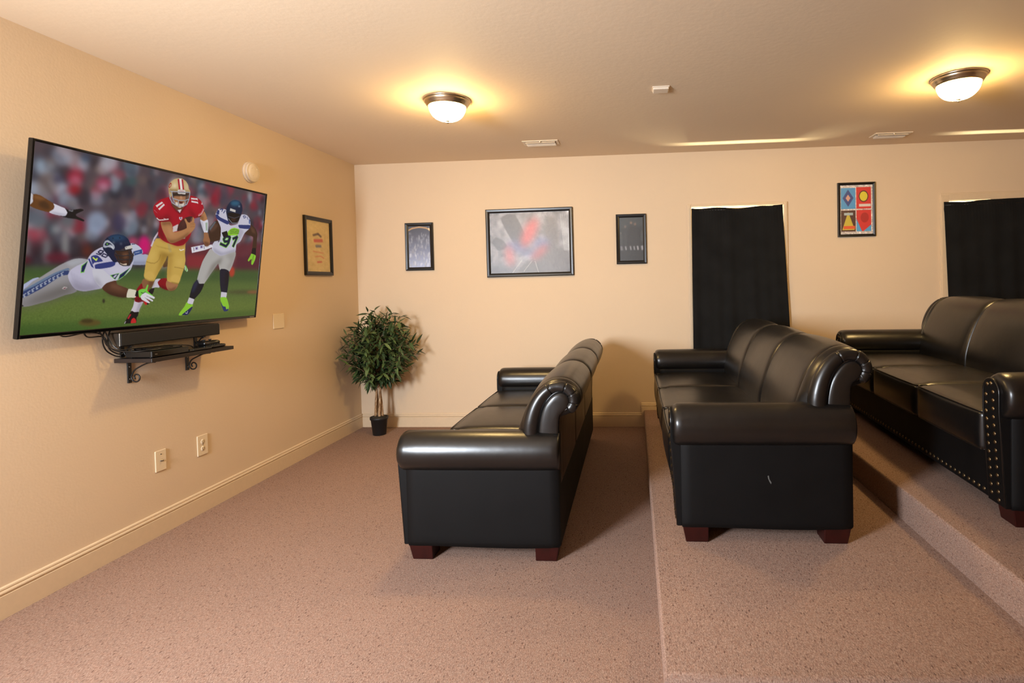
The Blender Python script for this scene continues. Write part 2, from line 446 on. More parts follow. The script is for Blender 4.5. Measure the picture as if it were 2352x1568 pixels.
def curtain(label, xt0, xt1, xb0, xb1, ztop, zb, seed, top_fn, fold_amp, n_folds):
    rr = random.Random(seed)
    nx, nz = 96, 44
    ph = [(rr.uniform(0.6, 1.5), rr.uniform(0, 6.28), rr.uniform(0.5, 1)) for _ in range(n_folds)]
    vs = []; fs = []
    for j in range(nz + 1):
        t = j / nz
        for i in range(nx + 1):
            s = i / nx
            x = (xt0 + (xb0 - xt0) * t) * (1 - s) + (xt1 + (xb1 - xt1) * t) * s
            zt = ztop + top_fn(s)
            z = zt + (zb - zt) * t
            d = 0.0
            for k, (fq, p, a) in enumerate(ph):
                d += a * math.sin(2 * PI * fq * (k + 2) * s + p + 0.5 * t * math.sin(p))
            d /= n_folds ** 0.5
            gather = 0.0025 * math.sin(2 * PI * 34 * s + 2 * math.sin(9 * s)) * max(0, 1 - t * 5)
            hem = 0.004 if 0.025 < t < 0.05 else 0.0
            y = -0.032 - 0.006 + fold_amp * d * (0.25 + 0.75 * t) + gather + hem - 0.012 * t
            vs.append((x, min(y, -0.024), z))
    for j in range(nz):
        for i in range(nx):
            a = j * (nx + 1) + i; fs.append((a, a + 1, a + nx + 2, a + nx + 1))
    e = empty('curtain', (xt0, -0.03, zb))
    o = mesh('panel', vs, fs, 'black_curtain', e, True); o.location = (-xt0, 0.03, -zb)
    md = o.modifiers.new('thickness', 'SOLIDIFY'); md.thickness = 0.002; md.offset = 1
    r = tube('rod', [(xt0 + 0.01, -0.034, ztop - 0.03), (xt1 - 0.01, -0.034, ztop - 0.026)], 0.004, 'black_iron', e, 8); r.location = (-xt0, 0.03, -zb)
    return tag(e, label, 'curtain', 'black window curtains')
curtain('black cloth curtain over the window behind the middle sofa', 3.083, 3.868, 3.077, 3.935, 1.946, 0.42, 3,
        lambda s: -0.012 * (0.5 + 0.5 * math.sin(2 * PI * (2.2 * s + 0.1))) * (1 - 0.8 * s ** 6) - 0.008 * (s < 0.9) * math.sin(PI * s) + 0.006 * s ** 8, 0.013, 6)
curtain('black cloth curtain over the window at the right edge, behind the raised sofa', 5.212, 6.03, 5.262, 6.05, 1.928, 0.55, 9,
        lambda s: -0.010 * math.exp(-((s - 0.2) / 0.14) ** 2) + 0.018 * s, 0.011, 4)

# ------------------------------------------------------------------ sofas
SL = 2.06; SD = 0.735            # length over the arm panels, depth of the base
HL = SL / 2
BACK = [(.500, .36), (.500, .48), (.517, .57), (.545, .655), (.580, .735), (.622, .797), (.676, .836), (.735, .848), (.790, .832), (.826, .793), (.835, .748), (.820, .708), (.785, .690), (.752, .676), (.740, .62), (.737, .50), (.737, .36)]
def back_section(name, y0, y1, parent, r=0.024):
    path = [(p.x, p.y) for p in catmull([Vector((a, b, 0)) for a, b in BACK], 4)]
    cx = [(0.62, 0.36)] + [(0.63, z) for z in (0.5, 0.6)] + [(0.70, 0.72), (0.745, 0.76)]
    n = len(path)
    nor = []
    for i in range(n):
        a = Vector(path[max(i - 1, 0)]); b = Vector(path[min(i + 1, n - 1)]); t = (b - a).normalized()
        nor.append(Vector((t.y, -t.x)))        # pointing inwards for this orientation
    ctr = Vector((0.68, 0.6))
    rings = []
    ts = [0, .004, .010, .018, .028, .045, .09, .16]
    ys = [y0 + t for t in ts] + [y0 + (y1 - y0) * k / 6 for k in (2, 3, 4)] + [y1 - t for t in ts[::-1]]
    for y in ys:
        d = min(y - y0, y1 - y)
        q = max(0.0, min(1.0, d / 0.045))
        ins = r * (1 - math.sqrt(max(0, 1 - (1 - q) ** 2)))
        mid = min(1.0, d / ((y1 - y0) / 2))
        puff = 0.010 * math.sin(mid * PI / 2)
        ring = []
        for i, (a, b) in enumerate(path):
            w = 1.0 if i < n * 0.72 else 0.35
            pp = Vector((a, b)) + nor[i] * ((ins - puff * (1 if i < n * 0.5 else 0.4)) * w)
            ring.append((pp.x, y, pp.y))
        rings.append(ring)
    return loft(name, rings, 'leather', parent)
BOL = [(.600, .575), (.600, .63), (.618, .705), (.652, .768), (.700, .808), (.750, .815), (.788, .795), (.805, .757), (.795, .722), (.772, .706)]
ENDP = [(.630, .560), (.634, .63), (.650, .70), (.678, .75), (.712, .784), (.750, .794), (.780, .778), (.791, .750), (.782, .722), (.762, .706), (.742, .685), (.736, .640), (.735, .560)]
def nail_mesh():
    vs = [(-0.0045, 0, 0)]; fs = []
    for (rr, dx) in ((0.0055, -0.0036), (0.0088, 0.0005)):
        for k in range(8):
            a = 2 * PI * k / 8; vs.append((dx, rr * math.cos(a), rr * math.sin(a)))
    for k in range(8):
        k2 = (k + 1) % 8
        fs.append((0, 1 + k2, 1 + k)); fs.append((1 + k, 1 + k2, 9 + k2, 9 + k))
    me = bpy.data.meshes.new('nailhead'); me.from_pydata(vs, [], fs)
    me.polygons.foreach_set('use_smooth', [True] * len(me.polygons)); me.materials.append(MAT['antique_brass']); return me
NAIL = nail_mesh()

def make_sofa(label):
    S = empty('sofa')
    tag(S, label, 'sofa', 'black leather three-seat sofas')
    ya = HL - 0.135          # inner face of the arms
    box('base_frame', 0.05, 0.715, -ya - 0.01, ya + 0.01, 0.085, 0.27, 'leather_panel', S, bevel=0.006)
    # boxed back panel, slightly sagging at the lower edge like the upholstery
    box('back_panel', 0.70, SD, -HL + 0.004, HL - 0.004, 0.068, 0.60, 'leather_panel', S, bevel=0.012, seg=3)
    for s in (-1, 1):
        # outer arm panel
        def pf(u, v, w, p, s=s):
            q = p.copy()
            if w < -0.9: q.z -= 0.006 * math.sin(1.7 * u + 0.6) * (1 - u * u)
            return q
        y0, y1 = sorted((s * HL, s * ya))
        ap = rbox('arm_panel', 0.0, SD - 0.004, y0, y1, 0.066, 0.47, 0.012, 'leather_panel', S, n=9, fn=pf)
        # rolled arm top: round section swept to the back, turned under at the front
        cy, cz, R0 = s * (HL - 0.05), 0.513, 0.096
        rings = []
        xs = [-0.034, -0.033, -0.030, -0.022, -0.010, 0.01, 0.08, 0.25, 0.45, 0.62, 0.70, 0.728, 0.735]
        rs = [0.30, 0.62, 0.80, 0.90, 0.96, 0.99, 1.0, 1.0, 1.0, 0.995, 0.985, 0.96, 0.93]
        for x, k in zip(xs, rs):
            ring = []
            for q in range(40):
                a = 2 * PI * q / 40; ca, sa = math.cos(a), math.sin(a)
                rr = R0 * k * (1 + (0.012 * math.cos(9 * a) if x < -0.005 else 0.0))
                zz = sa * rr; yy = ca * rr
                if sa < 0: zz *= 0.98
                ring.append((x, cy + yy, cz + zz))
            rings.append(ring)
        loft('arm_roll', rings, 'leather', S)
        # front arm panel with arched top, piped edge and two columns of nailheads
        def O(o): return s * (HL - o)
        arch = [(O(0.012), 0.072), (O(0.012), 0.45), (O(0.012), 0.525)] + [(O(0.070 - 0.058 * math.cos(a)), 0.525 + 0.060 * math.sin(a)) for a in [PI * k / 14 for k in range(1, 14)]] + [(O(0.128), 0.525), (O(0.128), 0.45), (O(0.128), 0.072)]
        fp = prism('arm_front', arch, -0.040, 0.004, 'yz', 'leather_panel', S, bevel=0.004, smooth=False)
        rake = lambda z: 0.026 * max(0.0, 1 - z / 0.45)
        for vtx in fp.data.vertices:
            if vtx.co.x < -0.01: vtx.co.x += rake(vtx.co.z)
        pp = [(-0.038 + rake(0.075), O(0.016), 0.075)] + [(-0.038, O(0.016), 0.45), (-0.038, O(0.016), 0.525)] + [(-0.038, O(0.070 - 0.054 * math.cos(PI * k / 12)), 0.525 + 0.056 * math.sin(PI * k / 12)) for k in range(1, 12)] + [(-0.038, O(0.124), 0.525), (-0.038, O(0.124), 0.45), (-0.038 + rake(0.075), O(0.124), 0.075)]
        tube('piping', pp, 0.0042, 'leather', fp, 6)
        spots = []
        z = 0.094
        while z < 0.535: spots.append((O(0.054), z)); z += 0.0335
        z = 0.110
        while z < 0.53: spots.append((O(0.101), z)); z += 0.0335
        spots += [(O(0.068), 0.562), (O(0.092), 0.556)]
        for (y, zz) in spots:
            o = bpy.data.objects.new('nailhead', NAIL); o.location = (-0.040 + rake(zz), y, zz); link(o, fp)
    # front rail with a row of nailheads
    fr = box('front_rail', -0.004, 0.06, -ya - 0.004, ya + 0.004, 0.068, 0.262, 'leather_panel', S, bevel=0.008, seg=3)
    k = 0; y = -ya + 0.01
    while y < ya:
        o = bpy.data.objects.new('nailhead', NAIL); o.location = (-0.0045, y, 0.093); link(o, fr); y += 0.0395
    # seat cushions
    w = 2 * ya / 3
    for k in range(3):
        y0 = -ya + k * w + 0.003; y1 = y0 + w - 0.006
        def puff(u, v, ww, p):
            q = p.copy()
            if ww > 0: q.z += 0.020 * (1 - u * u) * (1 - v * v) ** 0.7 - 0.006 * (u < -0.8)
            if u < 0: q.x -= 0.014 * (1 - v * v) * (1 - ww * ww)
            return q
        c = rbox('seat_cushion', -0.040, 0.545, y0, y1, 0.262, 0.438, 0.020, 'leather', S, n=13, fn=puff)
        for zz in (0.271, 0.429):
            pth = [(0.02, y0 + 0.004, zz), (-0.020, y0 + 0.005, zz), (-0.033, y0 + 0.016, zz)] + [(-0.0355 - 0.003 * math.sin(PI * q / 8), y0 + 0.03 + (w - 0.066) * q / 8, zz) for q in range(9)] + [(-0.033, y1 - 0.016, zz), (-0.020, y1 - 0.005, zz), (0.02, y1 - 0.004, zz)]
            tube('piping', pth, 0.0035, 'leather', c, 6)
    # back sections, end rolls, end panels
    yb = HL - 0.112; wb = 2 * yb / 3
    for k in range(3):
        back_section('back_cushion', -yb + k * wb, -yb + (k + 1) * wb, S)
    for s in (-1, 1):
        # tapered shoulder between cushion and end roll
        rings = []
        path = [(p.x, p.y) for p in catmull([Vector((a, b, 0)) for a, b in BACK], 3)]
        for t in range(9):
            q = t / 8; y = s * (yb - 0.004 + (HL - 0.038 - yb) * q)
            e2 = q ** 2.0
            ring = []
            for (a, b) in path:
                tx = max(0.595, min(a, 0.80)) if b > 0.5 else max(0.60, a)
                ca, cb = a + (0.70 - a) * 0.22 * e2, b + (0.66 - b) * 0.20 * e2 if b > 0.6 else b
                if b < 0.6: ca = a + (0.605 - a) * e2 * (1 if a < 0.62 else 0)
                ring.append((ca, y, cb))
            rings.append(ring)
        loft('back_shoulder', rings, 'leather', S)
        pts = catmull([Vector((a, s * (HL - 0.046), b)) for a, b in BOL], 7)
        nP = len(pts); rad = []
        for i in range(nP):
            u = i / (nP - 1)
            r = 0.041 - 0.014 * min(1.0, max(0.0, (u - 0.15) / 0.35))
            
            if u > 0.95: r *= 1 - 0.5 * (u - 0.95) / 0.05
            rad.append(r)
        # ring the pleats as real folds
        fine = catmull(pts[::2], 9); rf = list(np.interp(np.linspace(0, 1, len(fine)), np.linspace(0, 1, nP), rad))
        for i in range(len(fine)):
            u = i / (len(fine) - 1)
            for pl in (0.44, 0.60, 0.72, 0.84): rf[i] -= 0.0045 * math.exp(-((u - pl) / 0.006) ** 2)
        loft('end_roll', tube_rings(fine, [float(r) for r in rf], 14), 'leather', S)
        poly = [(p.x, p.y) for p in catmull([Vector((a, b, 0)) for a, b in ENDP], 3)]
        y0, y1 = s * (HL - 0.075), s * (HL - 0.026)
        ctr = Vector((0.715, 0.66)); rings = []
        for (yy, ins) in ((y0, 0.0), (s * (HL - 0.040), 0.0), (s * (HL - 0.031), 0.06), (s * (HL - 0.025), 0.16), (s * (HL - 0.0215), 0.36), (s * (HL - 0.020), 0.7)):
            rings.append([(a + (ctr.x - a) * ins, yy, b + (max(0.57, min(b, 0.73)) - b) * ins) for a, b in poly])
        ep = loft('end_panel', rings, 'leather', S)
        wp = [(p.x, s * (HL - 0.036), p.y) for p in catmull([Vector((a, b, 0)) for a, b in ENDP[:10]], 5)]
        tube('piping', wp, 0.0042, 'leather', ep, 6)
    # feet
    for (x0, x1, tx) in ((0.020, 0.118, -0.016), (0.612, 0.712, 0.014)):
        for s in (-1, 1):
            y0, y1 = sorted((s * (HL - 0.015), s * (HL - 0.115)))
            ty = s * 0.010
            bm = bmesh.new(); vs = bm_box(bm, x0, x1, y0, y1, 0.0, 0.082)
            for v in vs:
                if v.co.z > 0.04:
                    if (tx < 0 and v.co.x < x0 + 0.01) or (tx > 0 and v.co.x > x1 - 0.01): v.co.x += tx
                    if abs(v.co.y) > HL - 0.05: v.co.y += ty
            bmesh.ops.bevel(bm, geom=list(bm.edges), offset=0.004, segments=2, affect='EDGES', profile=0.5)
            from_bm('foot', bm, 'cherry_wood', S)
    return S
def copy_tree(o, parent=None):
    c = o.copy(); COL.objects.link(c); c.parent = parent
    for ch in list(o.children): copy_tree(ch, c)
    return c
s1 = make_sofa('black leather sofa on the floor, lowest of three and nearest the television')
sofas = [s1, copy_tree(s1), copy_tree(s1)]
sofas[1]['label'] = 'black leather sofa on the first carpeted step, in the middle of three'
sofas[2]['label'] = 'black leather sofa on the highest carpeted step, cut off by the right edge'
for o, (x, y, z, rz) in zip(sofas, ((1.467, -2.452 + HL, 0, 0), (2.752, -2.555 + HL, PH, 0), (4.075, -2.715 + HL, 2 * PH, -0.047))):
    o.location = (x, y, z); o.rotation_euler = (0, 0, rz)
mk = mesh('scuff_mark', [(0.372, -HL - 0.0006, 0.300), (0.377, -HL - 0.0006, 0.302), (0.380, -HL - 0.0006, 0.285), (0.388, -HL - 0.0006, 0.272), (0.386, -HL - 0.0006, 0.264), (0.379, -HL - 0.0006, 0.276), (0.374, -HL - 0.0006, 0.288)], [tuple(range(7))], 'scuff', sofas[1])
mk['label'] = 'pale scuff on the leather'

# ------------------------------------------------------------------ ceiling lights
def ceiling_light(x, y, label):
    e = empty('ceiling_light', (x, y, H - 0.075 - 0.06)); z0 = 0.075 + 0.06
    lathe('rim', [(0.0, z0), (0.142, z0), (0.144, z0 - 0.004), (0.140, z0 - 0.010), (0.136, z0 - 0.012), (0.137, z0 - 0.017), (0.131, z0 - 0.024), (0.124, z0 - 0.036), (0.119, z0 - 0.044), (0.112, z0 - 0.046), (0.108, z0 - 0.042), (0.108, z0 - 0.03)], 'nickel', e)
    prof = [(0.1115, z0 - 0.040)]
    for k in range(1, 16):
        a = PI / 2 * k / 16; prof.append((0.1115 * math.cos(a) ** 0.75, z0 - 0.040 - 0.088 * math.sin(a) ** 1.1))
    prof.append((0.0, z0 - 0.128))
    lathe('glass_dome', prof, 'lit_glass', e)
    lathe('finial', [(0.0, z0 - 0.126), (0.014, z0 - 0.127), (0.013, z0 - 0.130), (0.006, z0 - 0.133), (0.008, z0 - 0.138), (0.006, z0 - 0.143), (0.0, z0 - 0.145)], 'nickel', e, n=20)
    return tag(e, label, 'ceiling light', 'dome ceiling lights')
ceiling_light(1.444, -1.634, 'lit glass dome ceiling light above the lowest sofa')
ceiling_light(4.452, -1.614, 'lit glass dome ceiling light at the upper right, above the raised sofa')

# ------------------------------------------------------------------ ceiling vents and sensor
def vent(x0, x1, y0, y1, label, flip=1):
    e = empty('ceiling_vent', ((x0 + x1) / 2, (y0 + y1) / 2, H - 0.022))
    w, d = (x1 - x0) / 2, (y1 - y0) / 2; t = 0.022
    for nm, a in (('frame_side', (-w, w, -d, -d + 0.022)), ('frame_side', (-w, w, d - 0.022, d)), ('frame_side', (-w, -w + 0.022, -d + 0.022, d - 0.022)), ('frame_side', (w - 0.022, w, -d + 0.022, d - 0.022))):
        box(nm, *a, t - 0.006, t, 'white_plastic', e, bevel=0.002)
    box('duct', -w + 0.02, w - 0.02, -d + 0.02, d - 0.02, t - 0.004, t - 0.0005, 'socket_dark', e)
    n = 5
    for k in range(n):
        yy = -d + 0.03 + (2 * d - 0.06) * k / (n - 1)
        dy = 0.014 * (1 if k >= n // 2 else -1)
        mesh('louver', [(-w + 0.024, yy, t - 0.004), (w - 0.024, yy, t - 0.004), (w - 0.026, yy + dy, 0.004), (-w + 0.026, yy + dy, 0.004),
                        (-w + 0.024, yy + 0.0025, t - 0.004), (w - 0.024, yy + 0.0025, t - 0.004), (w - 0.026, yy + dy + 0.0025, 0.004), (-w + 0.026, yy + dy + 0.0025, 0.004)],
             [(0, 1, 2, 3), (7, 6, 5, 4), (3, 2, 6, 7), (0, 4, 5, 1), (1, 5, 6, 2), (0, 3, 7, 4)], 'white_plastic', e)
    box('lever', -0.004, 0.004, -d + 0.006, -d + 0.016, 0.006, t - 0.005, 'white_plastic', e)
    return tag(e, label, 'vent', 'ceiling air vents')
vent(1.697, 1.985, -0.607, -0.474, 'pale louvered ceiling vent near the big poster, left of two')
vent(4.500, 4.785, -0.411, -0.278, 'pale louvered ceiling vent above the four-panel poster, right of two')
e = empty('ceiling_sensor', (2.745, -1.663, H - 0.018)); tag(e, 'small rectangular off-white sensor box on the ceiling', 'sensor')
box('mounting_plate', -0.05, 0.05, -0.042, 0.042, 0.012, 0.018, 'white_plastic', e, bevel=0.002)
box('cover', -0.046, 0.046, -0.038, 0.038, 0.0, 0.013, 'white_plastic', e, bevel=0.005)

# ------------------------------------------------------------------ things on the television wall
e = empty('smoke_alarm', (0, -1.42, 2.092)); tag(e, 'round white smoke alarm on the wall above the television corner', 'smoke alarm')
lathe('mounting_ring', [(0, 0), (0.070, 0), (0.070, 0.010), (0.066, 0.012), (0, 0.012)], 'white_plastic', e, axis='x')
lathe('cover', [(0, 0.011), (0.064, 0.011), (0.064, 0.026), (0.060, 0.031), (0.056, 0.028), (0.052, 0.033), (0.030, 0.037), (0.0, 0.038)], 'white_plastic', e, axis='x')
for a, r, s in ((0.7, 0.035, 0.006), (2.4, 0.034, 0.004), (4.1, 0.03, 0.004)):
    o = lathe('button', [(0, 0.030), (s, 0.030), (s, 0.0375), (0, 0.0385)], 'ivory_plastic', e, n=14, axis='x'); o.location = (0, r * math.cos(a), r * math.sin(a))

def plate(name, y0, y1, z0, z1, label, cat):
    e = empty(name, (0, (y0 + y1) / 2, (z0 + z1) / 2)); tag(e, label, cat)
    w, h = (y1 - y0) / 2, (z1 - z0) / 2
    box('cover_plate', 0.0, 0.006, -w, w, -h, h, 'ivory_plastic', e, bevel=0.0025)
    return e
e = plate('outlet_plate', -2.235, -2.167, 0.338, 0.450, 'ivory cable outlet plate low on the wall, left of two', 'outlet')
o = lathe('coax_jack', [(0, 0.005), (0.006, 0.005), (0.006, 0.009), (0.0045, 0.009), (0.0045, 0.018), (0, 0.018)], 'steel', e, n=12, axis='x'); o.location = (0, 0, 0.0)
o = lathe('screw', [(0, 0.005), (0.0034, 0.005), (0.0030, 0.0075), (0, 0.008)], 'socket_dark', e, n=10, axis='x'); o.location = (0, 0, 0.034)
e = plate('outlet_plate', -1.950, -1.872, 0.333, 0.452, 'ivory electrical outlet with two sockets, right of the cable plate', 'outlet')
for zz in (0.020, -0.020):
    sk = lathe('socket', [(0, 0.005), (0.0165, 0.005), (0.0160, 0.0066), (0.0, 0.0068)], 'ivory_plastic', e, n=24, axis='x'); sk.location = (0, 0, zz)
    for yy, hh in ((-0.0062, 0.0045), (0.0062, 0.0038)):
        box('slot', 0.0066, 0.0071, yy - 0.0011, yy + 0.0011, 0.001 - 0.002, 0.001 + hh * 1.6, 'socket_dark', sk)
    g = lathe('ground_hole', [(0, 0.0066), (0.0024, 0.0066), (0.0024, 0.0071), (0, 0.0071)], 'socket_dark', sk, n=10, axis='x'); g.location = (0, 0, -0.008)
o = lathe('screw', [(0, 0.005), (0.003, 0.005), (0.0026, 0.0072), (0, 0.0076)], 'steel', e, n=10, axis='x')
e = plate('blank_wall_plate', -1.232, -1.110, 1.020, 1.127, 'blank ivory double wall plate right of the television', 'wall plate')

# scroll bracket, shelf, equipment
def scroll_bracket(y, ztop, depth, drop, label, group):
    e = empty('shelf_bracket', (0, y, ztop - drop)); tag(e, label, 'bracket', group)
    box('wall_strap', 0.0, 0.006, -0.011, 0.011, 0.0, drop, 'black_iron', e, bevel=0.001)
    box('shelf_strap', 0.006, depth, -0.008, 0.008, drop - 0.005, drop, 'black_iron', e, bevel=0.001)
    pts = [(depth * 0.86, 0, drop - 0.007), (depth * 0.62, 0, drop - 0.012), (depth * 0.36, 0, drop - 0.030), (depth * 0.17, 0, drop * 0.55), (0.016, 0, drop * 0.32)]
    for k in range(15):
        a = PI + k * 0.52; r = 0.026 * (1 - k * 0.047)
        pts.append((0.040 + r * math.cos(a), 0, 0.028 + r * math.sin(a)))
    tube('scroll', catmull(pts, 3), 0.0038, 'black_iron', e, 8)
    for zz in (0.02, drop - 0.03):
        o = lathe('screw', [(0, 0.005), (0.004, 0.005), (0.003, 0.0078), (0, 0.0082)], 'steel', e, n=10, axis='x'); o.location = (0, 0, zz)
    return e
SHZ = 0.975
scroll_bracket(-2.365, SHZ - 0.020, 0.17, 0.112, 'black iron scroll bracket under the shelf, left one', 'scroll brackets under the shelf')
scroll_bracket(-2.000, SHZ - 0.020, 0.17, 0.105, 'black iron scroll bracket under the shelf, right one', 'scroll brackets under the shelf')
o = box('wall_shelf', 0.0, 0.20, -2.443, -1.885, SHZ - 0.020, SHZ, 'shelf_wood', None, bevel=0.002); tag(o, 'narrow dark wood shelf below the television', 'shelf')
scroll_bracket(-1.935, 1.037, 0.062, 0.070, 'small black scroll bracket under the sound bar, right one', 'scroll brackets under the sound bar')
scroll_bracket(-2.400, 1.037, 0.062, 0.060, 'small black scroll bracket under the sound bar, left one', 'scroll brackets under the sound bar')
e = empty('sound_bar', (0.0, -2.145, 1.037)); tag(e, 'black sound bar on the wall under the television', 'speaker')
box('cabinet', 0.004, 0.060, -0.325, 0.325, 0.0, 0.068, 'black_plastic', e, bevel=0.003)
box('grille', 0.059, 0.067, -0.322, 0.322, 0.003, 0.065, 'grille_cloth', e, bevel=0.003)
for s in (-1, 1): box('end_cap', 0.006, 0.064, s * 0.325 - 0.002, s * 0.325 + 0.002, 0.002, 0.066, 'steel', e, bevel=0.001)
e = empty('cable_box', (0.12, -2.265, SHZ)); tag(e, 'flat black cable box on the left of the shelf', 'cable box')
box('case', -0.07, 0.068, -0.165, 0.060, 0.004, 0.033, 'black_plastic', e, bevel=0.002)
box('front_panel', 0.067, 0.072, -0.163, 0.058, 0.005, 0.032, 'gloss_black', e, bevel=0.001)
for x in (-0.05, 0.05):
    for y in (-0.15, 0.045): lathe('foot', [(0, 0), (0.006, 0), (0.006, 0.005), (0, 0.005)], 'black_plastic', e, n=10).location = (x, y, 0)
box('logo', 0.0719, 0.0724, -0.150, -0.136, 0.016, 0.020, 'steel', e)
e = empty('media_player', (0.105, -2.30, SHZ + 0.033)); tag(e, 'slim glossy black player on top of the cable box', 'media player')
box('case', -0.05, 0.055, -0.09, 0.09, 0.0, 0.013, 'gloss_black', e, bevel=0.003)
box('logo', 0.0548, 0.0556, -0.06, -0.046, 0.005, 0.008, 'steel', e)
e = empty('disc_player', (0.125, -2.115, SHZ)); tag(e, 'thin glossy black disc player in the middle of the shelf', 'disc player')
box('case', -0.09, 0.065, -0.085, 0.075, 0.003, 0.016, 'gloss_black', e, bevel=0.002)
box('tray', 0.0645, 0.067, -0.06, 0.03, 0.006, 0.012, 'black_plastic', e, bevel=0.0005)
e = empty('remote_control', (0.15, -1.965, SHZ)); e.rotation_euler = (0, 0, 0.12); tag(e, 'black remote control lying at the right end of the shelf', 'remote')
rbox('body', -0.022, 0.022, -0.065, 0.065, 0.0, 0.018, 0.008, 'black_plastic', e, n=6)
for k in range(5):
    for q in (-0.011, 0, 0.011): lathe('button', [(0, 0.017), (0.0034, 0.017), (0.003, 0.0196), (0, 0.020)], 'grille_cloth', e, n=8).location = (q, -0.05 + 0.022 * k, 0)
e = empty('game_controller', (0.085, -1.955, SHZ)); tag(e, 'black game controller behind the remote on the shelf', 'controller')
rbox('body', -0.028, 0.028, -0.060, 0.060, 0.004, 0.036, 0.015, 'black_plastic', e, n=7, fn=lambda u, v, w, p: Vector((p.x + 0.018 * v * v, p.y, p.z + 0.004 * (v * v))))
for s in (-1, 1): lathe('thumbstick', [(0, 0.034), (0.006, 0.034), (0.005, 0.041), (0.009, 0.042), (0.008, 0.046), (0, 0.046)], 'grille_cloth', e, n=12).location = (0.006, s * 0.022, 0)

# cables
CB = [
    [(0.030, -2.62, 1.150), (0.03, -2.60, 1.10), (0.02, -2.51, 1.09), (0.03, -2.492, 1.03), (0.035, -2.462, 1.005), (0.042, -2.44, 0.998)],
    [(0.030, -2.56, 1.16), (0.035, -2.525, 1.085), (0.05, -2.497, 1.03), (0.10, -2.455, 1.012), (0.16, -2.40, 1.0125), (0.18, -2.25, 1.0125)],
    [(0.030, -2.53, 1.16), (0.045, -2.497, 1.06), (0.075, -2.482, 1.026), (0.10, -2.43, 1.026), (0.14, -2.30, 1.0265), (0.17, -2.185, 1.012), (0.17, -2.15, 0.9955)],
    [(0.028, -2.49, 1.16), (0.02, -2.515, 1.09), (0.016, -2.500, 1.03), (0.022, -2.462, 0.995), (0.035, -2.436, 0.985)],
    [(0.028, -2.465, 1.16), (0.018, -2.486, 1.08), (0.040, -2.490, 1.03), (0.06, -2.455, 1.0125), (0.09, -2.42, 1.0125)],
    [(0.030, -2.75, 1.16), (0.02, -2.70, 1.112), (0.02, -2.60, 1.118), (0.03, -2.53, 1.105), (0.03, -2.505, 1.05), (0.05, -2.470, 1.016), (0.07, -2.44, 1.0125)],
]
CLAB = ['thin black cable looping under the television, nearest the wall', 'black cable draped across the front of the cable box', 'black cable running over the cable box to the disc player',
        'black cable dropping behind the left end of the shelf', 'black cable beside the left end of the sound bar', 'long thin black cable starting farthest left under the television']
for c, lb in zip(CB, CLAB):
    tag(tube('cable', catmull(c, 6), 0.0032, 'black_plastic', None, 6), lb, 'cable', 'black cables under the television')
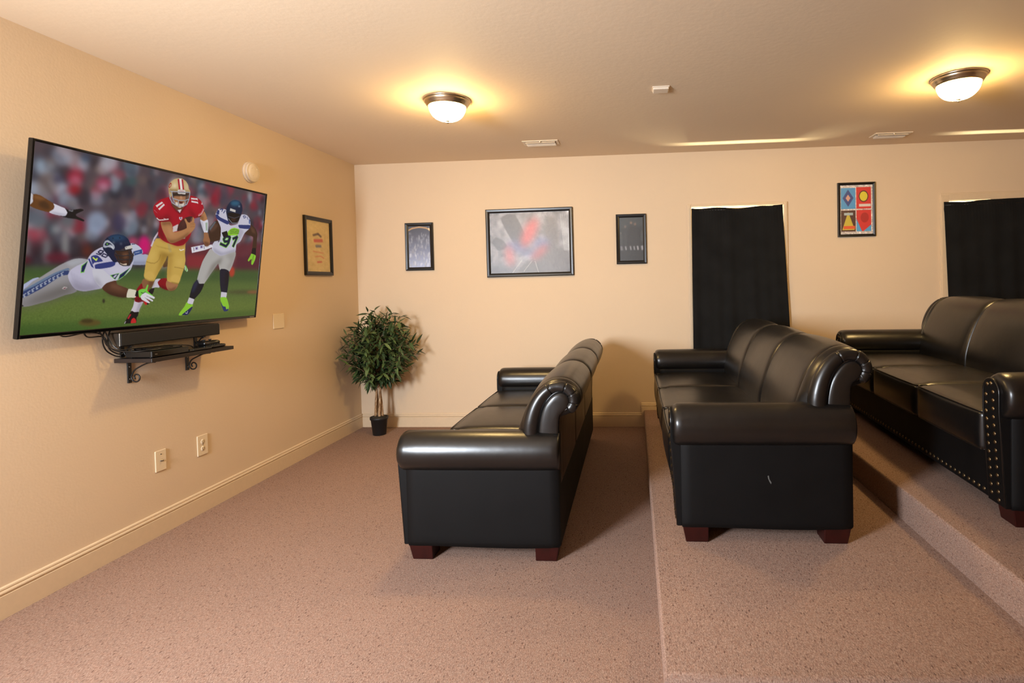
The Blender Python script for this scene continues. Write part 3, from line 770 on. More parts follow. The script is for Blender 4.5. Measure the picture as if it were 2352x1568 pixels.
# ------------------------------------------------------------------ flat printed pictures: painted onto fine vertex grids
def box_blur(a, r):
    r = int(round(r))
    if r < 1: return a
    for _ in range(2):
        for ax in (0, 1):
            p = np.pad(a, [(r + 1, r) if k == ax else (0, 0) for k in range(2)], mode='edge')
            c = np.cumsum(p, axis=ax)
            a = (np.take(c, range(2 * r + 1, c.shape[ax]), axis=ax) - np.take(c, range(0, c.shape[ax] - 2 * r - 1), axis=ax)) / (2 * r + 1)
    return a
class Canvas:
    """picture in sRGB; (0,0) is the top left, (1,1) the bottom right of the print"""
    def __init__(self, w, h, rgb=(0, 0, 0), ss=2):
        self.w, self.h, self.ss = w, h, ss
        self.W, self.Hh = w * ss, h * ss
        self.im = np.zeros((self.Hh, self.W, 3)); self.im[:] = rgb
        self.map = lambda p: p
    def to_px(self, pts):
        q = np.array([self.map(p) for p in pts], float); q[:, 0] *= self.W; q[:, 1] *= self.Hh; return q
    def fill_px(self, q, rgb, blur=0, alpha=1.0):
        m = int(blur * self.ss * 3 + 2)
        x0, x1 = max(0, int(q[:, 0].min()) - m), min(self.W, int(q[:, 0].max()) + m + 1)
        y0, y1 = max(0, int(q[:, 1].min()) - m), min(self.Hh, int(q[:, 1].max()) + m + 1)
        if x1 <= x0 or y1 <= y0: return
        X = np.arange(x0, x1) + 0.5; mask = np.zeros((y1 - y0, x1 - x0))
        Y = np.arange(y0, y1) + 0.5
        n = len(q); cr = np.zeros(mask.shape, bool)
        for i in range(n):
            xa, ya = q[i]; xb, yb = q[(i + 1) % n]
            if ya == yb: continue
            on = (ya > Y) != (yb > Y)
            if not on.any(): continue
            xi = (xb - xa) * (Y - ya) / (yb - ya) + xa
            cr[on] ^= X[None, :] < xi[on][:, None]
        mask[cr] = 1.0
        if blur: mask = box_blur(mask, blur * self.ss)
        a = (mask * alpha)[..., None]
        self.im[y0:y1, x0:x1] = self.im[y0:y1, x0:x1] * (1 - a) + np.array(rgb, float) * a
    def poly(self, pts, rgb, blur=0, alpha=1.0, smooth=True):
        q = self.to_px(pts)
        if smooth and len(q) > 4:
            out = []; n = len(q)
            for i in range(n):
                p0, p1, p2, p3 = q[i - 1], q[i], q[(i + 1) % n], q[(i + 2) % n]
                for t in (0, 0.25, 0.5, 0.75):
                    out.append(0.5 * (2 * p1 + (p2 - p0) * t + (2 * p0 - 5 * p1 + 4 * p2 - p3) * t * t + (3 * p1 - p0 - 3 * p2 + p3) * t ** 3) * 0.6 + 0.4 * (p1 + (p2 - p1) * t))
            q = np.array(out)
        self.fill_px(q, rgb, blur, alpha)
    def stroke(self, pts, width, rgb, blur=0, alpha=1.0):
        """width as a fraction of the print width"""
        q = self.to_px(pts); w = width * self.W / 2
        for i in range(len(q) - 1):
            d = q[i + 1] - q[i]; L = np.hypot(*d)
            if L < 1e-6: continue
            d /= L; nn = np.array([-d[1], d[0]]) * w; e = d * w * 0.4
            self.fill_px(np.array([q[i] - e + nn, q[i + 1] + e + nn, q[i + 1] + e - nn, q[i] - e - nn]), rgb, blur, alpha)
    def blob(self, cx, cy, rx, ry, rgb, blur=0, alpha=1.0, rot=0):
        pts = []
        for k in range(20):
            a = 2 * PI * k / 20; u, v = rx * math.cos(a), ry * math.sin(a)
            pts.append((cx + u * math.cos(rot) - v * math.sin(rot), cy + u * math.sin(rot) + v * math.cos(rot)))
        self.poly(pts, rgb, blur, alpha, smooth=False)
    def final(self):
        a = self.im.reshape(self.h, self.ss, self.w, self.ss, 3).mean(axis=(1, 3)) / 255.0
        a = np.clip(a, 0, 1)
        return np.where(a <= 0.04045, a / 12.92, ((a + 0.055) / 1.055) ** 2.4)
def print_plane(name, cv, origin, U, V, mat, parent, thick=0.0):
    """grid spanning origin + u*U + v*V (v downwards), one vertex colour per grid point"""
    lin_im = cv.final(); h, w = cv.h, cv.w
    O = np.array(origin, float); U = np.array(U, float); V = np.array(V, float)
    u = np.linspace(0, 1, w); v = np.linspace(0, 1, h)
    P = O + u[None, :, None] * U + v[:, None, None] * V
    idx = np.arange(w * h).reshape(h, w)
    F = np.stack([idx[:-1, :-1], idx[1:, :-1], idx[1:, 1:], idx[:-1, 1:]], -1).reshape(-1, 4)
    me = bpy.data.meshes.new(name)
    me.vertices.add(w * h); me.vertices.foreach_set('co', P.reshape(-1).astype(np.float32))
    me.loops.add(F.size); me.loops.foreach_set('vertex_index', F.reshape(-1).astype(np.int32))
    me.polygons.add(len(F)); me.polygons.foreach_set('loop_start', np.arange(0, F.size, 4, dtype=np.int32))
    me.polygons.foreach_set('loop_total', np.full(len(F), 4, np.int32))
    me.update(calc_edges=True); me.validate()
    at = me.color_attributes.new('print', 'FLOAT_COLOR', 'POINT')
    rgba = np.ones((w * h, 4), np.float32); rgba[:, :3] = lin_im.reshape(-1, 3)
    at.data.foreach_set('color', rgba.reshape(-1))
    me.materials.append(MAT[mat])
    return link(bpy.data.objects.new(name, me), parent)

# ------------------------------------------------------------------ television
def paint_game(cv):
    # picture drawn in a 640 x 510 sketch frame that is mapped onto the flat screen
    src = [(81, 323.5), (608.8, 448.4), (586, 724.8), (44, 769.7)]; dst = [(0, 0), (1, 0), (1, 1), (0, 1)]
    A = []; b = []
    for (x, y), (u, v) in zip(src, dst):
        A.append([x, y, 1, 0, 0, 0, -u * x, -u * y]); b.append(u)
        A.append([0, 0, 0, x, y, 1, -v * x, -v * y]); b.append(v)
    hm = np.append(np.linalg.solve(np.array(A), np.array(b)), 1).reshape(3, 3)
    def pm(p):
        q = hm @ np.array([p[0], p[1], 1.0]); return (q[0] / q[2], q[1] / q[2])
    FR = {'A': (320, 400, 8.711), 'B': (280, 560, 8.25), 'C': (40, 520, 7.35), 'D': (400, 450, 5.405), 'E': (40, 310, 6.27), 'P': (0, 0, 1)}
    def use(f):
        ox, oy, s = FR[f]; cv.map = lambda p: pm((ox + p[0] / s, oy + p[1] / s))
    rnd = random.Random(5)
    ident = lambda p: p
    # crowd
    cv.map = ident; cv.im[:] = (74, 62, 70)
    pal = [(120, 40, 58), (150, 60, 75), (140, 150, 168), (165, 175, 190), (45, 45, 58), (60, 66, 80), (110, 95, 90), (135, 22, 40), (38, 60, 72), (95, 80, 78), (170, 150, 155), (30, 28, 40)]
    for k in range(420):
        v = rnd.random() * 0.66
        r = rnd.uniform(0.010, 0.030)
        cv.blob(rnd.random(), v, r, r * rnd.uniform(1.2, 2.6), rnd.choice(pal), blur=5, alpha=0.55)
    use('E')
    for (x, y, rx, ry, c) in ((340, 430, 80, 90, (150, 170, 188)), (480, 450, 70, 70, (135, 140, 150)), (830, 600, 120, 110, (150, 20, 44)), (840, 640, 60, 60, (180, 110, 130)), (820, 780, 100, 70, (150, 10, 25)),
                              (1240, 690, 110, 90, (160, 50, 80)), (1240, 740, 70, 50, (185, 140, 160)), (1320, 400, 120, 120, (165, 165, 175)), (590, 630, 70, 60, (40, 34, 60)), (1600, 800, 90, 120, (40, 38, 56)),
                              (1140, 1260, 150, 170, (140, 155, 180)), (1450, 1260, 90, 150, (50, 46, 76)), (560, 1350, 70, 70, (150, 152, 155)), (1640, 670, 80, 60, (50, 84, 86)), (980, 330, 60, 60, (40, 62, 90)),
                              (300, 1180, 150, 150, (90, 100, 112)), (720, 1240, 120, 120, (92, 100, 104))):
        cv.blob(x, y, rx, ry, c, blur=6, alpha=0.8)
    # dark lower row of legs at the left, hoardings at the right
    use('P')
    cv.poly([(40, 556), (330, 556), (330, 622), (40, 622)], (36, 28, 36), blur=8, alpha=0.8, smooth=False)
    for (x, y, rx, ry, c) in ((64, 565, 7, 26, (110, 100, 104)), (108, 575, 9, 30, (112, 112, 116)), (150, 560, 9, 34, (132, 132, 132)), (132, 590, 30, 12, (90, 24, 40)), (200, 575, 12, 14, (88, 36, 28)), (215, 600, 30, 10, (64, 52, 52)), (60, 596, 14, 8, (90, 24, 36))):
        cv.blob(x, y, rx, ry, c, blur=5, alpha=0.85)
    cv.poly([(425, 560), (620, 556), (620, 632), (425, 628)], (92, 34, 46), blur=6, alpha=0.9, smooth=False)
    cv.poly([(428, 585), (470, 585), (470, 624), (428, 624)], (132, 38, 46), blur=5, alpha=0.8, smooth=False)
    cv.poly([(545, 590), (620, 580), (620, 640), (540, 636)], (78, 30, 46), blur=4, alpha=0.8, smooth=False)
    cv.blob(330, 563, 14, 22, (196, 12, 104), blur=5, alpha=0.95); cv.blob(305, 553, 12, 10, (180, 60, 100), blur=5, alpha=0.8)
    # grass
    use('P')
    for (y, c, bl) in ((612, (60, 82, 44), 6), (640, (82, 100, 50), 8), (680, (92, 108, 50), 10), (722, (84, 104, 46), 10), (748, (70, 96, 40), 6)):
        cv.poly([(20, y + 0.035 * (600 - 320) - 12), (640, y + 8), (640, 800), (20, 800)], c, blur=bl, smooth=False)
    g = np.array(RNG.normal(0, 1, cv.im.shape[:2])); g = box_blur(g, 1) * 2.2
    rows = np.linspace(0, 1, cv.im.shape[0])[:, None]
    cv.im += (g * np.clip((rows - 0.60) * 18, 0, 5))[..., None] * np.array([1.0, 1.1, 0.6])
    cv.poly([(30, 745), (600, 712), (600, 745), (30, 790)], (52, 78, 34), blur=5, alpha=0.45, smooth=False)
    cv.blob(206, 740, 26, 8, (88, 72, 34), blur=2, alpha=0.9); cv.blob(200, 736, 14, 5, (60, 50, 24), blur=1.5, alpha=0.8)
    cv.blob(560, 671, 40, 4, (70, 64, 42), blur=4, alpha=0.8); cv.blob(585, 671, 18, 3.4, (140, 84, 56), blur=3, alpha=0.8)
    cv.blob(532, 624, 7, 12, (190, 52, 40), blur=3, alpha=0.8); cv.blob(238, 690, 3, 5, (40, 34, 28), blur=1, alpha=0.8)
    # arm reaching in at the left
    use('E'); w = 1 / 540 / 6.27
    cv.poly([(170, 830), (215, 835), (240, 870), (240, 910), (215, 990), (170, 1004)], (190, 188, 196))
    cv.poly([(236, 846), (330, 860), (430, 920), (532, 985), (522, 1060), (470, 1105), (340, 1075), (240, 1040), (180, 1002), (228, 955)], (98, 60, 30))
    cv.poly([(240, 860), (330, 872), (420, 930), (330, 925), (250, 900)], (128, 84, 46), blur=2, alpha=0.8)
    cv.poly([(320, 960), (400, 940), (460, 1000), (470, 1060), (380, 1050), (320, 1010)], (62, 40, 24), blur=2, alpha=0.7)
    cv.poly([(525, 980), (620, 1020), (690, 1050), (722, 1100), (690, 1160), (560, 1140), (460, 1105), (522, 1060), (538, 1020)], (206, 202, 214))
    cv.poly([(470, 1100), (560, 1110), (700, 1140), (690, 1160), (560, 1140)], (150, 148, 164), blur=2, alpha=0.8)
    cv.poly([(690, 1050), (740, 1075), (800, 1070), (910, 1054), (956, 1078), (850, 1130), (852, 1160), (962, 1216), (945, 1236), (840, 1200), (720, 1185), (612, 1156), (690, 1158), (722, 1110)], (20, 18, 22))
    cv.stroke([(745, 1078), (790, 1090), (800, 1076)], 12 * w, (120, 120, 126), alpha=0.8)
    # diving player: far arm
    use('B')
    cv.poly([(370, 190), (490, 200), (470, 300), (450, 385), (180, 380), (220, 220)], (158, 164, 188))
    cv.poly([(200, 330), (460, 330), (450, 388), (180, 380)], (120, 124, 146), blur=3, alpha=0.8)
    cv.poly([(760, 340), (860, 300), (870, 420), (780, 440)], (70, 46, 36)); cv.poly([(1190, 395), (1225, 430), (1250, 500), (1225, 525), (1185, 480)], (160, 190, 150)); cv.stroke([(1200, 400), (1225, 440), (1215, 510)], 14 / 540 / 8.25, (80, 150, 50))
    # right player
    use('D'); w = 1 / 540 / 5.405
    NAVY = (40, 52, 104); LIME = (132, 188, 50); SKIN3 = (60, 38, 28)
    cv.poly([(520, 300), (575, 350), (575, 440), (650, 440), (640, 512), (560, 545), (440, 568), (425, 480), (428, 400), (470, 340)], SKIN3)
    cv.poly([(440, 400), (500, 340), (540, 360), (500, 420), (450, 450)], (92, 64, 52), blur=2, alpha=0.7)
    cv.poly([(430, 400), (500, 310), (515, 320), (440, 430)], (96, 108, 124), blur=1, alpha=0.8)
    cv.poly([(935, 350), (1000, 400), (1030, 470), (1022, 560), (1018, 655), (968, 655), (976, 510), (905, 485), (872, 455)], SKIN3)
    cv.poly([(940, 370), (990, 410), (1010, 470), (960, 450)], (96, 64, 48), blur=2, alpha=0.7)
    cv.poly([(508, 225), (540, 160), (590, 158), (650, 180), (665, 330), (700, 365), (780, 345), (830, 230), (900, 240), (935, 290), (942, 370), (920, 412), (870, 460), (820, 560), (770, 600), (757, 690), (690, 710), (575, 742), (500, 700), (463, 655), (482, 590), (562, 560), (575, 400), (530, 290)], (190, 187, 202))
    cv.poly([(480, 640), (600, 700), (750, 660), (757, 690), (690, 710), (575, 742), (500, 700)], (150, 148, 166), blur=3, alpha=0.8)
    cv.poly([(800, 400), (860, 440), (800, 560), (760, 600), (770, 500)], (158, 155, 172), blur=3, alpha=0.8)
    cv.poly([(508, 235), (530, 224), (565, 262), (680, 318), (655, 352), (560, 305), (520, 275)], NAVY); cv.poly([(793, 358), (870, 358), (941, 362), (925, 408), (808, 398)], NAVY)
    cv.poly([(535, 165), (556, 182), (552, 232), (514, 216)], NAVY); cv.poly([(922, 280), (938, 300), (936, 350), (922, 340)], (60, 84, 140))
    cv.stroke([(560, 165), (600, 160), (585, 190)], 12 * w, NAVY); cv.stroke([(628, 178), (606, 210)], 12 * w, NAVY)
    cv.stroke([(850, 245), (862, 275), (885, 262), (872, 245), (850, 250)], 9 * w, NAVY); cv.stroke([(900, 255), (908, 290)], 9 * w, NAVY)
    for wd, c in ((46, (120, 190, 70)), (30, (16, 22, 52))):
        cv.stroke([(690, 505), (640, 500), (610, 535), (625, 565), (668, 560), (690, 505)], wd * w, c)
        cv.stroke([(690, 510), (672, 580), (640, 622), (570, 590)], wd * w, c)
        cv.stroke([(725, 530), (780, 505), (728, 625)], wd * w, c)
    cv.poly([(585, 452), (650, 430), (668, 490), (608, 512)], (18, 16, 20), smooth=False)
    cv.poly([(660, 445), (700, 405), (745, 392), (800, 412), (802, 446), (782, 482), (700, 490), (665, 480)], LIME)
    for yy in (420, 440, 460): cv.stroke([(690, yy + 6), (740, yy - 6), (800, yy + 6)], 6 * w, (40, 60, 30))
    cv.poly([(968, 650), (1013, 650), (1010, 735), (985, 730), (958, 715)], (20, 16, 20)); cv.poly([(958, 715), (1012, 740), (1000, 800), (972, 856), (955, 840), (962, 780), (922, 812), (914, 795), (942, 745)], LIME)
    cv.stroke([(985, 735), (972, 800)], 7 * w, (30, 60, 26))
    cv.poly([(450, 650), (500, 700), (575, 742), (690, 710), (757, 690), (760, 740), (722, 860), (680, 942), (620, 905), (568, 920), (550, 850), (540, 842), (450, 970), (372, 1086), (310, 1092), (284, 1040), (310, 930), (350, 810), (400, 720)], (166, 163, 160))
    cv.poly([(470, 850), (550, 790), (600, 760), (560, 860), (540, 845), (450, 970), (380, 1060), (420, 960)], (118, 114, 108), blur=5, alpha=0.85)
    cv.poly([(640, 730), (757, 700), (740, 800), (690, 910), (650, 890), (700, 800)], (140, 136, 132), blur=5, alpha=0.7)
    cv.poly([(285, 1038), (310, 1086), (372, 1090), (330, 1190), (270, 1260), (242, 1287), (188, 1272), (210, 1170), (240, 1090)], (14, 16, 28))
    cv.poly([(240, 1090), (285, 1040), (300, 1080), (250, 1180), (215, 1200)], (34, 42, 70), blur=3, alpha=0.8)
    cv.poly([(186, 1258), (252, 1282), (230, 1347), (158, 1332)], (196, 190, 200), smooth=False)
    cv.poly([(155, 1320), (190, 1345), (232, 1345), (225, 1390), (170, 1474), (58, 1482), (76, 1440), (130, 1370)], LIME); cv.poly([(95, 1478), (150, 1430), (225, 1370), (222, 1400), (172, 1474)], (30, 34, 76)); cv.stroke([(140, 1450), (160, 1460), (170, 1430)], 6 * w, (200, 200, 210))
    cv.poly([(568, 918), (620, 903), (680, 935), (676, 1050), (656, 1205), (590, 1212), (570, 1100)], (16, 20, 40)); cv.poly([(640, 940), (675, 950), (670, 1060), (640, 1180)], (8, 8, 16), blur=4, alpha=0.8)
    cv.poly([(584, 1190), (656, 1200), (650, 1262), (578, 1266)], (196, 190, 200), smooth=False)
    cv.poly([(574, 1262), (650, 1262), (684, 1370), (672, 1422), (622, 1432), (592, 1350)], LIME); cv.poly([(580, 1310), (610, 1370), (670, 1380), (672, 1424), (622, 1434), (592, 1360)], (34, 46, 96)); cv.poly([(620, 1300), (655, 1340), (676, 1400), (650, 1410)], LIME)
    cv.poly([(638, 195), (650, 125), (690, 70), (750, 47), (805, 65), (836, 115), (841, 180), (812, 262), (765, 342), (705, 342), (662, 300)], (18, 32, 58))
    cv.blob(750, 90, 60, 34, (46, 104, 132), blur=4, alpha=0.8); cv.blob(800, 128, 12, 8, (170, 190, 200), blur=1.5, alpha=0.9)
    cv.poly([(662, 205), (810, 225), (795, 305), (735, 342), (675, 300)], (20, 15, 16)); cv.poly([(700, 270), (770, 275), (740, 320), (705, 310)], (66, 40, 30), blur=2, alpha=0.8)
    cv.poly([(690, 150), (757, 174), (752, 202), (684, 180)], (196, 190, 184), smooth=False); cv.stroke([(668, 250), (740, 275), (812, 250)], 7 * w, (70, 70, 84)); cv.stroke([(668, 280), (715, 335), (770, 335)], 8 * w, (130, 130, 136))
    # towel
    use('A'); w = 1 / 540 / 8.711
    cv.poly([(1450, 1410), (1500, 1340), (1568, 1330), (1568, 1440), (1480, 1470)], (186, 184, 198), smooth=False)
    cv.poly([(1030, 1456), (1290, 1404), (1312, 1440), (1440, 1400), (1470, 1452), (1312, 1512), (1048, 1570)], (214, 210, 218), smooth=False)
    for (x, y) in ((1140, 1482), (1238, 1452)):
        cv.poly([(x - 34, y - 34), (x + 30, y - 42), (x + 36, y + 24), (x - 28, y + 34)], (176, 174, 196), smooth=False); cv.poly([(x - 18, y - 16), (x + 16, y - 22), (x + 18, y + 12), (x - 14, y + 18)], (52, 62, 124), smooth=False); cv.blob(x + 2, y, 8, 8, (170, 50, 70))
    cv.stroke([(1080, 1460), (1090, 1530)], 12 * w, (70, 66, 90)); cv.stroke([(1285, 1430), (1295, 1490)], 12 * w, (60, 60, 80))
    # runner: legs behind
    use('B'); w = 1 / 540 / 8.25
    cv.poly([(500, 880), (560, 840), (615, 828), (595, 915), (560, 962), (515, 945)], (24, 20, 24)); cv.stroke([(480, 900), (505, 870)], 26 * w, (170, 30, 40))
    cv.poly([(405, 1085), (470, 1050), (532, 1075), (505, 1135), (445, 1154)], (176, 32, 36)); cv.poly([(490, 1070), (535, 1070), (505, 1140), (470, 1150)], (26, 20, 22))
    cv.poly([(640, 665), (725, 655), (720, 740), (705, 822), (640, 818), (566, 832), (600, 740)], (190, 184, 196))
    cv.poly([(676, 720), (740, 655), (850, 645), (842, 760), (875, 872), (780, 845), (705, 792)], (128, 10, 24)); cv.poly([(700, 780), (780, 800), (870, 850), (875, 872), (780, 845)], (80, 6, 16), blur=2, alpha=0.8)
    cv.poly([(850, 690), (940, 725), (1062, 762), (1035, 830), (985, 874), (905, 886), (855, 845), (830, 760)], (156, 106, 72)); cv.poly([(860, 830), (930, 850), (1040, 800), (985, 874), (905, 886)], (92, 58, 36), blur=2.5, alpha=0.85)
    cv.poly([(600, 700), (410, 655), (370, 740), (400, 830), (470, 870), (560, 800), (606, 720)], (128, 86, 56)); cv.poly([(520, 690), (605, 705), (590, 780), (500, 860)], (86, 54, 34), blur=3, alpha=0.8)
    cv.poly([(372, 738), (300, 820), (266, 885), (240, 1010), (243, 1082), (320, 1106), (402, 1092), (450, 950), (470, 870), (400, 830)], (128, 10, 24)); cv.poly([(300, 1000), (420, 960), (402, 1092), (320, 1106), (250, 1070)], (84, 8, 18), blur=3, alpha=0.8)
    cv.poly([(240, 1050), (246, 1084), (320, 1107), (404, 1092), (335, 1225), (312, 1302), (240, 1288), (172, 1266), (212, 1175)], (194, 186, 196)); cv.poly([(330, 1110), (404, 1092), (335, 1225), (312, 1302), (270, 1290)], (146, 140, 154), blur=3, alpha=0.8)
    cv.poly([(182, 1264), (240, 1290), (316, 1284), (302, 1360), (276, 1400), (272, 1492), (170, 1502), (46, 1508), (62, 1460), (132, 1340)], (22, 18, 20)); cv.poly([(100, 1410), (150, 1330), (178, 1330), (130, 1420)], (168, 36, 46)); cv.poly([(185, 1425), (225, 1398), (262, 1430), (268, 1490), (168, 1498)], (184, 36, 38)); cv.stroke([(50, 1505), (70, 1465)], 10 * w, (190, 186, 190))
    # gold trousers
    GOLD = (190, 156, 76)
    cv.poly([(640, -110), (590, -20), (555, 50), (520, 150), (480, 250), (450, 350), (430, 480), (415, 600), (440, 662), (510, 696), (602, 702), (640, 640), (700, 520), (760, 420), (825, 300), (852, 225), (872, 240), (862, 400), (852, 560), (856, 690), (940, 728), (1062, 760), (1112, 640), (1152, 520), (1182, 430), (1200, 300), (1190, 180), (1200, 0), (1210, -110)], GOLD)
    cv.poly([(700, 180), (850, 200), (830, 300), (700, 520), (640, 650), (650, 560), (690, 430), (720, 300)], (150, 114, 42), blur=5, alpha=0.85)
    cv.poly([(690, 130), (860, 190), (1000, 170), (880, 250), (820, 240)], (132, 100, 40), blur=4, alpha=0.8)
    cv.poly([(870, 240), (960, 260), (930, 420), (920, 560), (856, 690), (855, 500)], (160, 124, 54), blur=5, alpha=0.7)
    cv.poly([(470, 280), (560, 100), (640, 140), (600, 300), (540, 340)], (208, 174, 96), blur=6, alpha=0.6); cv.poly([(1020, 280), (1180, 260), (1150, 430), (1020, 430)], (206, 172, 94), blur=6, alpha=0.6)
    cv.stroke([(458, 328), (540, 355), (610, 362), (660, 335), (700, 290), (732, 190)], 7 * w, (126, 96, 40), blur=0.6); cv.stroke([(990, 435), (1090, 450), (1178, 475)], 7 * w, (126, 96, 40), blur=0.6)
    cv.blob(520, 600, 95, 85, (198, 162, 82), blur=1.5, alpha=0.8); cv.blob(1012, 660, 95, 85, (200, 164, 84), blur=1.5, alpha=0.8)
    cv.poly([(420, 640), (520, 690), (610, 690), (602, 704), (510, 698), (438, 664)], (110, 82, 34), blur=1, alpha=0.8); cv.poly([(930, 715), (1070, 745), (1062, 764), (940, 732)], (110, 82, 34), blur=1, alpha=0.8)
    cv.poly([(856, -20), (900, 0), (942, 152), (888, 146)], (176, 150, 88), smooth=False); cv.stroke([(1088, 98), (1108, 120), (1172, 98)], 14 * w, (226, 222, 214))
    for k in range(5): cv.stroke([(640 + 40 * k, 20 + 14 * k), (700 + 60 * k, 60 + 10 * k)], 5 * w, (140, 108, 46), blur=1, alpha=0.7)
    # runner: torso
    use('A'); w = 1 / 540 / 8.711
    RED = (156, 12, 34)
    cv.stroke([(372, 1160), (300, 1270), (236, 1430)], 30 * w, (196, 184, 196)); cv.stroke([(345, 1240), (290, 1330)], 14 * w, (120, 96, 120))
    cv.poly([(1205, 868), (1280, 738), (1322, 800), (1352, 905), (1300, 940), (1238, 930)], (170, 118, 78)); cv.poly([(1210, 870), (1260, 800), (1280, 900), (1240, 925)], (112, 72, 46), blur=3, alpha=0.8)
    cv.poly([(590, 458), (500, 475), (400, 510), (310, 590), (270, 660), (278, 760), (320, 850), (380, 925), (400, 965), (385, 1080), (372, 1160), (372, 1212), (430, 1290), (520, 1352), (650, 1400), (760, 1432), (870, 1412), (950, 1340), (1000, 1260), (1032, 1170), (1062, 1000), (1095, 880), (1150, 868), (1222, 830), (1282, 740), (1272, 640), (1220, 530), (1130, 460), (1010, 424), (960, 560), (860, 650), (800, 770), (720, 700), (640, 600)], RED)
    cv.poly([(400, 970), (430, 960), (500, 1250), (560, 1340), (440, 1290), (376, 1200)], (104, 6, 22), blur=4, alpha=0.9)
    cv.poly([(540, 800), (610, 860), (640, 960), (590, 940), (420, 960), (360, 880), (480, 860)], (108, 6, 24), blur=5, alpha=0.8)
    cv.poly([(980, 640), (1050, 740), (1130, 830), (1110, 870), (1060, 860), (1000, 760)], (104, 6, 24), blur=5, alpha=0.8)
    cv.poly([(620, 1330), (760, 1330), (1000, 1200), (950, 1340), (870, 1410), (700, 1410)], (110, 8, 24), blur=5, alpha=0.7)
    cv.poly([(330, 600), (420, 530), (540, 510), (560, 640), (520, 760), (420, 760), (320, 700)], (176, 18, 40), blur=6, alpha=0.6); cv.blob(1090, 620, 110, 110, (172, 16, 38), blur=6, alpha=0.6)
    cv.stroke([(630, 600), (720, 720), (800, 790), (870, 700), (930, 620)], 20 * w, (104, 8, 24), blur=1)
    for p, q in (((336, 634), (446, 562)), ((388, 694), (486, 600))): cv.stroke([p, q], 30 * w, (216, 208, 204))
    cv.stroke([(326, 620), (352, 652)], 14 * w, (216, 208, 204)); cv.stroke([(374, 680), (400, 706)], 14 * w, (216, 208, 204)); cv.stroke([(440, 550), (462, 572)], 12 * w, (216, 208, 204)); cv.stroke([(478, 590), (496, 616)], 12 * w, (216, 208, 204))
    for p, q in (((1030, 484), (1150, 496)), ((1036, 540), (1160, 566))): cv.stroke([p, q], 26 * w, (216, 208, 208))
    cv.stroke([(1142, 478), (1156, 520)], 12 * w, (216, 208, 208)); cv.stroke([(1152, 548), (1160, 586)], 12 * w, (216, 208, 208)); cv.stroke([(1034, 472), (1040, 500)], 12 * w, (216, 208, 208)); cv.stroke([(1038, 526), (1044, 556)], 12 * w, (216, 208, 208))
    cv.stroke([(342, 872), (392, 912), (470, 908), (576, 892)], 17 * w, (214, 204, 200)); cv.stroke([(480, 880), (540, 900)], 12 * w, (206, 180, 180)); cv.stroke([(1172, 828), (1236, 790), (1280, 700)], 12 * w, (214, 200, 190)); cv.stroke([(1168, 806), (1228, 768), (1272, 680)], 7 * w, (206, 150, 150)); cv.stroke([(1130, 850), (1230, 845)], 14 * w, (70, 40, 26))
    cv.stroke([(290, 710), (350, 768)], 6 * w, (190, 120, 130)); cv.stroke([(1228, 590), (1250, 600), (1240, 560)], 10 * w, (214, 200, 200))
    cv.poly([(788, 850), (818, 860), (848, 850), (846, 890), (818, 914), (792, 890)], (210, 205, 214)); cv.poly([(800, 866), (836, 866), (832, 890), (804, 888)], (60, 64, 120)); cv.blob(820, 888, 12, 12, (190, 90, 90))
    cv.poly([(664, 1044), (772, 990), (748, 1130), (662, 1152)], (198, 184, 184), smooth=False); cv.poly([(840, 1260), (920, 1245), (905, 1286), (850, 1290)], (150, 150, 136))
    cv.poly([(750, 1132), (765, 1040), (810, 950), (900, 870), (1000, 838), (1056, 850), (1040, 930), (1000, 960), (950, 1080), (860, 1112)], (64, 32, 30)); cv.poly([(830, 960), (930, 880), (900, 980), (860, 1060)], (92, 50, 46), blur=4, alpha=0.7); cv.stroke([(1042, 862), (1016, 950)], 8 * w, (150, 120, 116), alpha=0.8)
    cv.poly([(420, 956), (500, 950), (606, 944), (650, 1010), (668, 1150), (760, 1140), (860, 1110), (940, 1070), (930, 990), (895, 905), (905, 884), (925, 890), (962, 952), (1002, 962), (1040, 930), (1060, 850), (1092, 885), (1090, 965), (1112, 985), (1106, 1060), (1060, 1130), (960, 1220), (860, 1290), (700, 1362), (620, 1372), (560, 1320), (520, 1240), (450, 1090)], (170, 118, 76))
    cv.poly([(520, 1250), (600, 1310), (720, 1310), (860, 1240), (1000, 1150), (960, 1220), (860, 1290), (700, 1362), (620, 1372), (560, 1320)], (104, 66, 40), blur=3, alpha=0.9); cv.poly([(430, 965), (600, 950), (640, 1010), (560, 990), (480, 1010)], (96, 60, 38), blur=3, alpha=0.8)
    cv.poly([(560, 1060), (640, 1080), (660, 1170), (760, 1190), (640, 1230), (580, 1160)], (190, 138, 94), blur=4, alpha=0.6)
    for yy in (970, 1000, 1040): cv.stroke([(1010, yy + 10), (1100, yy)], 6 * w, (120, 78, 50), blur=0.7)
    cv.poly([(1208, 905), (1280, 935), (1358, 905), (1370, 1000), (1362, 1152), (1320, 1168), (1288, 1160), (1250, 1060)], (206, 204, 214)); cv.poly([(1312, 968), (1356, 958), (1356, 1122), (1322, 1126)], (150, 166, 150), smooth=False); cv.poly([(1215, 920), (1260, 950), (1290, 1140), (1250, 1060)], (170, 166, 180), blur=2, alpha=0.8)
    cv.poly([(1284, 1166), (1362, 1166), (1385, 1250), (1408, 1320), (1396, 1412), (1342, 1442), (1300, 1400), (1268, 1330), (1285, 1250)], (146, 98, 66)); cv.poly([(1290, 1340), (1390, 1370), (1380, 1430), (1330, 1440), (1296, 1390)], (92, 56, 40), blur=2, alpha=0.8)
    cv.poly([(640, 560), (700, 600), (870, 650), (815, 740), (720, 700), (650, 620)], (96, 58, 40)); cv.poly([(758, 712), (836, 698), (802, 768)], (206, 196, 196), smooth=False)
